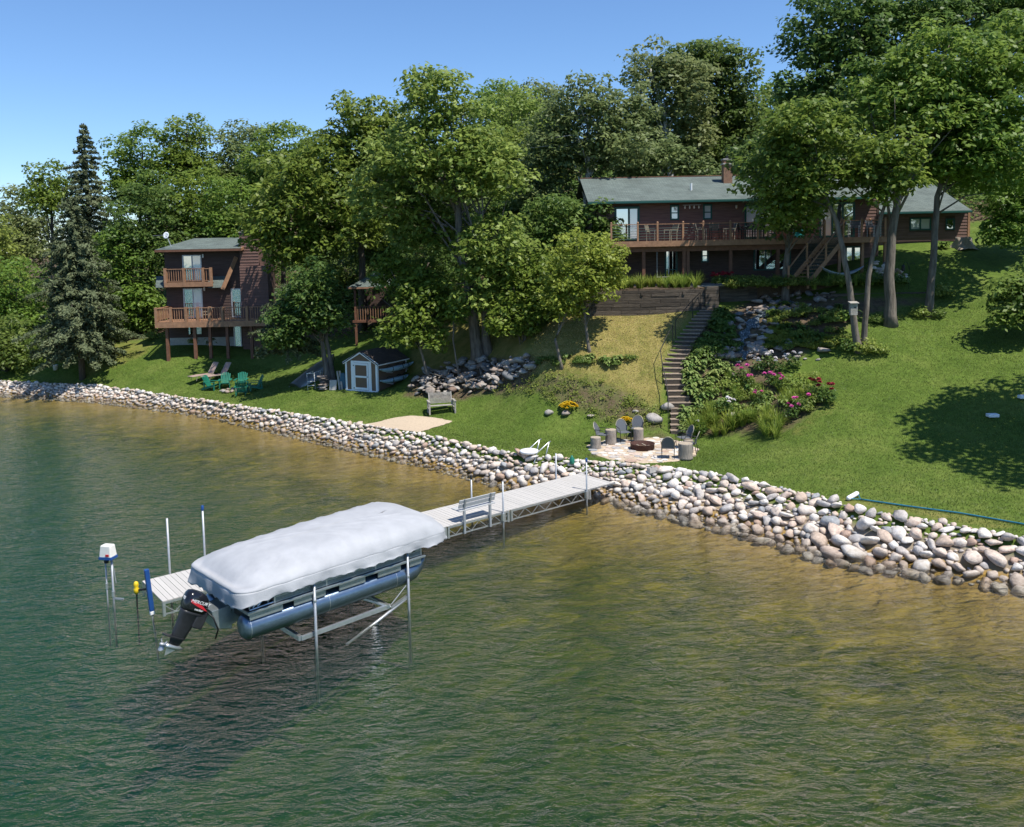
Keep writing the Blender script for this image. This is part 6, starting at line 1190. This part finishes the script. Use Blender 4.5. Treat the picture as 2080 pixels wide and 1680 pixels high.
for i in range(64): plant('ground_cover_plant', 'leafy plant among the rocks right of the waterfall', HOSD+BSL+MOSS, r.uniform(1560, 1720), r.uniform(625, 715), r.uniform(.7, 1.1), 'rock garden plants')
for i in range(34): plant('moss_mound', 'yellow green mossy mound on the rock garden terraces', MOSS, r.uniform(1550, 1680), r.uniform(675, 712), r.uniform(.8, 1.2), 'mossy mounds')
for i in range(85): plant('ground_cover_plant', 'mixed green perennial in the sunny flower bed', BSL+HOS+IRIS, r.uniform(1430, 1665), r.uniform(775, 845), r.uniform(.7, 1.05), 'sunny bed perennials')
for i, (px, py, s, lab) in enumerate(((1760, 722, 1.3, 'leafy bush round the foot of the forked trunk'), (1725, 718, 1.1, 'small bush left of the forked trunk base'), (1790, 722, 1.0, 'small bush right of the forked trunk base'), (1783, 660, 1.0, 'hosta clump left of the thickest trunk'), (1868, 647, 1.0, 'low plant left of the rightmost trunk'), (1905, 648, .9, 'low plant right of the rightmost trunk'), (1912, 606, 1.4, 'bush at the right end of the low timber wall'), (1720, 655, 1.5, 'sunlit perennial clump left of the birdhouse'), (1690, 660, 1.3, 'rounded perennial in the sun near the rock garden'), (1915, 505, 1.2, 'small plant by the big cut stump'), (345, 690, 1.3, 'shrub under the deck corner of the left house'), (430, 700, 1.3, 'weedy clump before the left house posts'), (395, 700, 1.2, 'weedy clump beneath the left house window'), (370, 694, 1.0, 'bright hosta before the left house'), (310, 690, 1.6, 'shrub at the left side of the left house'))): plant('bush', lab, BSH+HOSD if i % 2 else BSL, px, py, s, cat='bush')
for i in range(26): plant('ground_cover_plant', 'low broad leaved plant in the strip across the slope', HOS+GC, 1090+r.uniform(0, 190), 735+r.uniform(-4, 8), .8, 'planted strip on the slope')
def peony(lab, px, py, m, heads, s=1.0, group=None):
    t = plant('peony', lab, PEO, px, py, s, group, cat='flowering plant')
    for (dx, dy, dz) in heads: link('flower', BL[m], t, (dx, dy, dz), (r.uniform(-.5, .5), r.uniform(-.5, .5), r.uniform(0, 6)), (.7, .7, .7))
def bloom(m):
    b = MB()
    for i in range(3):
        n = 7; R0 = .13-i*.03
        for k in range(n):
            a = 6.283*k/n+i*.4; c, s = math.cos(a), math.sin(a); w_ = .055; b.add([(0, 0, -.02+i*.02), (R0*c-w_*s, R0*s+w_*c, .01+i*.035), (R0*1.15*c, R0*1.15*s, .05+i*.035), (R0*c+w_*s, R0*s-w_*c, .01+i*.035)], [(0, 1, 2, 3)])
    return b.mesh('flower', m)
BL = {m: bloom(m) for m in ('flower_pink', 'flower_white', 'flower_red')}
def hd(n, z=.78): return [(r.uniform(-.35, .35), r.uniform(-.35, .35), z+r.uniform(-.1, .12)) for _ in range(n)]
for px, py, m, n, lab in ((1505, 782, 'flower_pink', 4, 'pink peony beside the flat pink stone'), (1520, 795, 'flower_pink', 3, 'pink peony left of the bed centre'), (1567, 790, 'flower_pink', 4, 'pink peony in the bed centre'), (1588, 795, 'flower_pink', 4, 'pink peony right of the bed centre'), (1542, 826, 'flower_pink', 3, 'bright magenta peony above the front daylilies'), (1540, 757, 'flower_white', 5, 'white peony below the waterfall at left'), (1560, 752, 'flower_white', 5, 'white peony below the waterfall'), (1582, 762, 'flower_white', 4, 'white peony in front of the shaded lawn'), (1612, 752, 'flower_white', 5, 'white peony at the right edge of the shade'), (1658, 815, 'flower_red', 4, 'dark red peony at the right tip of the bed'), (1682, 825, 'flower_red', 5, 'deep crimson peony at the far right of the bed'), (1608, 855, 'flower_pink', 3, 'pink peony at the lower right of the bed'), (1628, 843, 'flower_pink', 3, 'pale pink peony near the lower right edge'), (1474, 842, 'flower_white', 4, 'blush white peony above the grey boulder'), (1420, 885, 'flower_white', 1, 'single white bloom near the stair foot')): peony(lab, px, py, m, hd(n), 1.0)
for px in (1455, 1462, 1475): p = aty(px, 585, 48.6); p.z = ZF; t = plant('peony', 'dark red flowering bush at the end of the terrace daylilies', PEO, 0, 0, .9, 'red terrace peonies', p, 'flowering plant'); [link('flower', BL['flower_red'], t, h_) for h_ in hd(4)]
def mound(lab, px, py, s):
    t = plant('flower_mound', lab, MOSS, px, py, s, cat='flowering plant')
    for _ in range(60): a = r.uniform(0, 6.28); q = .42*math.sqrt(r.random()); link('flower', YB, t, (q*math.cos(a), q*math.sin(a), .30*math.sqrt(max(0, 1-(q/.44)**2))+.05), (0, 0, a), (.55, .55, .55))
YB = bloom('flower_yellow'); mound('round mound of yellow flowers above a grey boulder', 1155, 836, 1.0); mound('small yellow flower patch behind the back chair', 1272, 858, .7)
# loose weeds on the toe of the slope and undergrowth in the wood: nobody could count them
def scatter(name, n, gen, m, ls, hgt_):
    P_ = np.array([gen() for _ in range(n)]); z = hgt(P_[:, 0], P_[:, 1]); k = 26; C = np.repeat(np.column_stack([P_, z]), k, 0)+rng.normal(size=(n*k, 3))*np.array([.22, .22, 0])*(hgt_/.3)**.5; C[:, 2] += np.abs(rng.normal(size=n*k))*hgt_
    o = link(name, leaves_mesh(name, C, np.array([0, 0, 1])+rng.normal(size=(n*k, 3))*.5, ls*rng.uniform(.6, 1.3, n*k), np.clip(rng.normal(.5, .25, n*k), 0, 1), m)); o['kind'] = 'stuff'; o['label'] = 'scattered low weeds' if hgt_ < .5 else 'dense leafy undergrowth under the trees'
def toe():
    while True:
        px, py = r.uniform(1000, 1350), r.uniform(758, 872)
        if inpoly(np.array([px]), np.array([py]), [(1000, 795), (1110, 758), (1250, 782), (1345, 825), (1350, 872), (1240, 862), (1110, 815)])[0]: p = gp(px, py); return (p.x, p.y)
scatter('weeds', 130, toe, 'leaf_lime', .055, .10)
def woods():
    while True:
        x, y = r.uniform(-55, 40), r.uniform(50, 100)
        if y > np.interp(x, [-60, -34, -29, -27, -17, -14, -8, -3, 3, 5, 30, 40], [70, 64, 66, 75, 75, 60, 57, 54, 55, 63, 64, 58]): return (x, y)
scatter('undergrowth', 3800, woods, 'leaf_shrub', .17, 1.3)
# ------------------------------------------------------------------ last small things
bh = thing('birdhouse', 'grey wooden birdhouse fixed to the left stem of the forked trunk', 'birdhouse', aty(1733, 640, 41.6)); MB().box(-.17, .17, -.12, .12, 0, .55).build('box', 'weathered', bh, bevel=.01); MB().bar((0, -.2, .58), (0, .16, .64), .42, .04).build('roof', 'weathered', bh); MB().lathe([(.04, 0), (.04, .005)], 12).build('entrance_hole', 'black_metal', bh)
eh = [c for c in bh.children if c.name.startswith('entrance')][0]; eh.location = (.04, -.121, .38); eh.rotation_euler = (math.pi/2, 0, 0)
sp_ = gp(1957, 504); cs = thing('tree_stump', 'broad hollow cut tree stump by the garage wing', 'stump', sp_); vs = []; n = 24
for k_, (R0, z) in enumerate(((.75, -.1), (.55, .15), (.46, .4), (.44, .62))):
    for i in range(n): a = 6.283*i/n; q = R0*(1+(.22 if k_ < 2 else .08)*math.sin(a*5+k_)); vs.append((q*math.cos(a), q*math.sin(a), z+.05*math.sin(a*3)))
MB().add(vs, [(k_*n+i, k_*n+(i+1) % n, (k_+1)*n+(i+1) % n, (k_+1)*n+i) for k_ in range(3) for i in range(n)]+[tuple(3*n+i for i in range(n))]).build('bark', 'stump_top', cs, True)
sh2 = thing('shepherd_hook', 'thin black double shepherd hook holding a feeder on the lawn', 'hook', gp(1846, 590)); MB().tube([(0, 0, 0), (0, 0, 1.3), (.06, 0, 1.45), (.2, 0, 1.5), (.32, 0, 1.4)], .014, 6).build('hook', 'black_metal', sh2, True); MB().tube([(0, 0, 1.1), (-.1, 0, 1.5), (-.25, 0, 1.55), (-.34, 0, 1.4)], .014, 6).build('hook', 'black_metal', sh2, True); MB().lathe([(.05, 0), (.09, .04), (.09, .25), (.12, .27), (.02, .36)], 10, (-.34, 0, 1.04)).build('feeder', 'black_metal', sh2)
bk = thing('bucket', 'white plastic bucket under the trees left of the front spruce', 'bucket', gp(113, 752)); MB().lathe([(.15, 0), (.19, .36), (.2, .37), (.2, .4), (.17, .4), (.14, .05)], 16).build('pail', 'plastic_white', bk, True); MB().tube([(.19*math.cos(a), -.05-.1*math.sin(a), .36-.12*math.sin(a)) for a in np.linspace(0, math.pi, 8)], .008, 5).build('handle', 'galv', bk)
jb = thing('jon_boat', 'grey boat bow poking in at the left edge on the rocks', 'boat', atz(-14, 787, .5), R_(-8)); MB().add([(-1.2, -.4, 0), (.3, -.3, .1), (.5, 0, .28), (.3, .3, .1), (-1.2, .4, 0), (-1.2, -.5, .4), (.4, -.35, .42), (.65, 0, .45), (.4, .35, .42), (-1.2, .5, .4)], [(4, 3, 2, 1, 0), (0, 1, 6, 5), (1, 2, 7, 6), (2, 3, 8, 7), (3, 4, 9, 8), (0, 5, 9, 4)]).build('hull', 'aluminium', jb, bevel=.02); MB().tube([(-1.2, -.5, .42), (.4, -.35, .44), (.65, 0, .47), (.4, .35, .44), (-1.2, .5, .42)], .03, 6).build('gunwale', 'galv', jb)
# mown lawn: short blades too many to count
PXY = [(0, 780), (400, 808), (700, 852), (1060, 920), (1450, 962), (1700, 1012), (2080, 1090), (2080, 500), (1900, 505), (1700, 700), (1500, 900), (1100, 760), (800, 790), (640, 770), (300, 690), (0, 760)]
n = 260000; gxr = rng.uniform(-40, 26, n*3); gyr = rng.uniform(22, 64, n*3); gzr = hgt(gxr, gyr); ppx, ppy = projn(gxr, gyr, gzr)
ok = inpoly(ppx, ppy, PXY) & (gyr > np.interp(gxr, TPx, TPy)+.05) & ~inpoly(ppx, ppy, [(742, 863), (835, 846), (921, 858), (850, 880)]) & (np.hypot(gxr-fp.x, gyr-fp.y) > 2.45) & ~inpoly(ppx, ppy, GARDEN)
P_ = np.column_stack([gxr, gyr, gzr])[ok][:n]; n = len(P_); a = rng.uniform(0, 6.283, n); wv = np.column_stack([np.cos(a), np.sin(a), 0*a])*.012; tip = np.column_stack([rng.normal(size=n)*.03, rng.normal(size=n)*.03, rng.uniform(.03, .075, n)])
V = np.stack([P_-wv, P_+wv, P_+tip], 1).reshape(-1, 3); o = link('grass', npmesh('grass', V, np.arange(3*n).reshape(n, 3), 'grass_blade', np.repeat(np.clip(rng.normal(.5, .3, n), 0, 1), 3))); o['kind'] = 'stuff'; o['label'] = 'short mown lawn grass'
n = 26000; gxr = rng.uniform(-4, 10, n*5); gyr = rng.uniform(39, 49, n*5); gzr = hgt(gxr, gyr); ppx, ppy = projn(gxr, gyr, gzr); ok = inpoly(ppx, ppy, [(1060, 765), (1090, 680), (1130, 640), (1200, 636), (1400, 634), (1372, 690), (1345, 760), (1340, 830), (1240, 785), (1120, 758)])
P_ = np.column_stack([gxr, gyr, gzr])[ok][:n]; n = len(P_); a = rng.uniform(0, 6.283, n); wv = np.column_stack([np.cos(a), np.sin(a), 0*a])*.012; tip = np.column_stack([rng.normal(size=n)*.05, rng.normal(size=n)*.05, rng.uniform(.02, .06, n)])
V = np.stack([P_-wv, P_+wv, P_+tip], 1).reshape(-1, 3); o = link('dry_grass', npmesh('dry_grass', V, np.arange(3*n).reshape(n, 3), 'dry_blade', np.repeat(np.clip(rng.normal(.5, .3, n), 0, 1), 3))); o['kind'] = 'stuff'; o['label'] = 'straw coloured dry grass on the slope'
#@@MORE
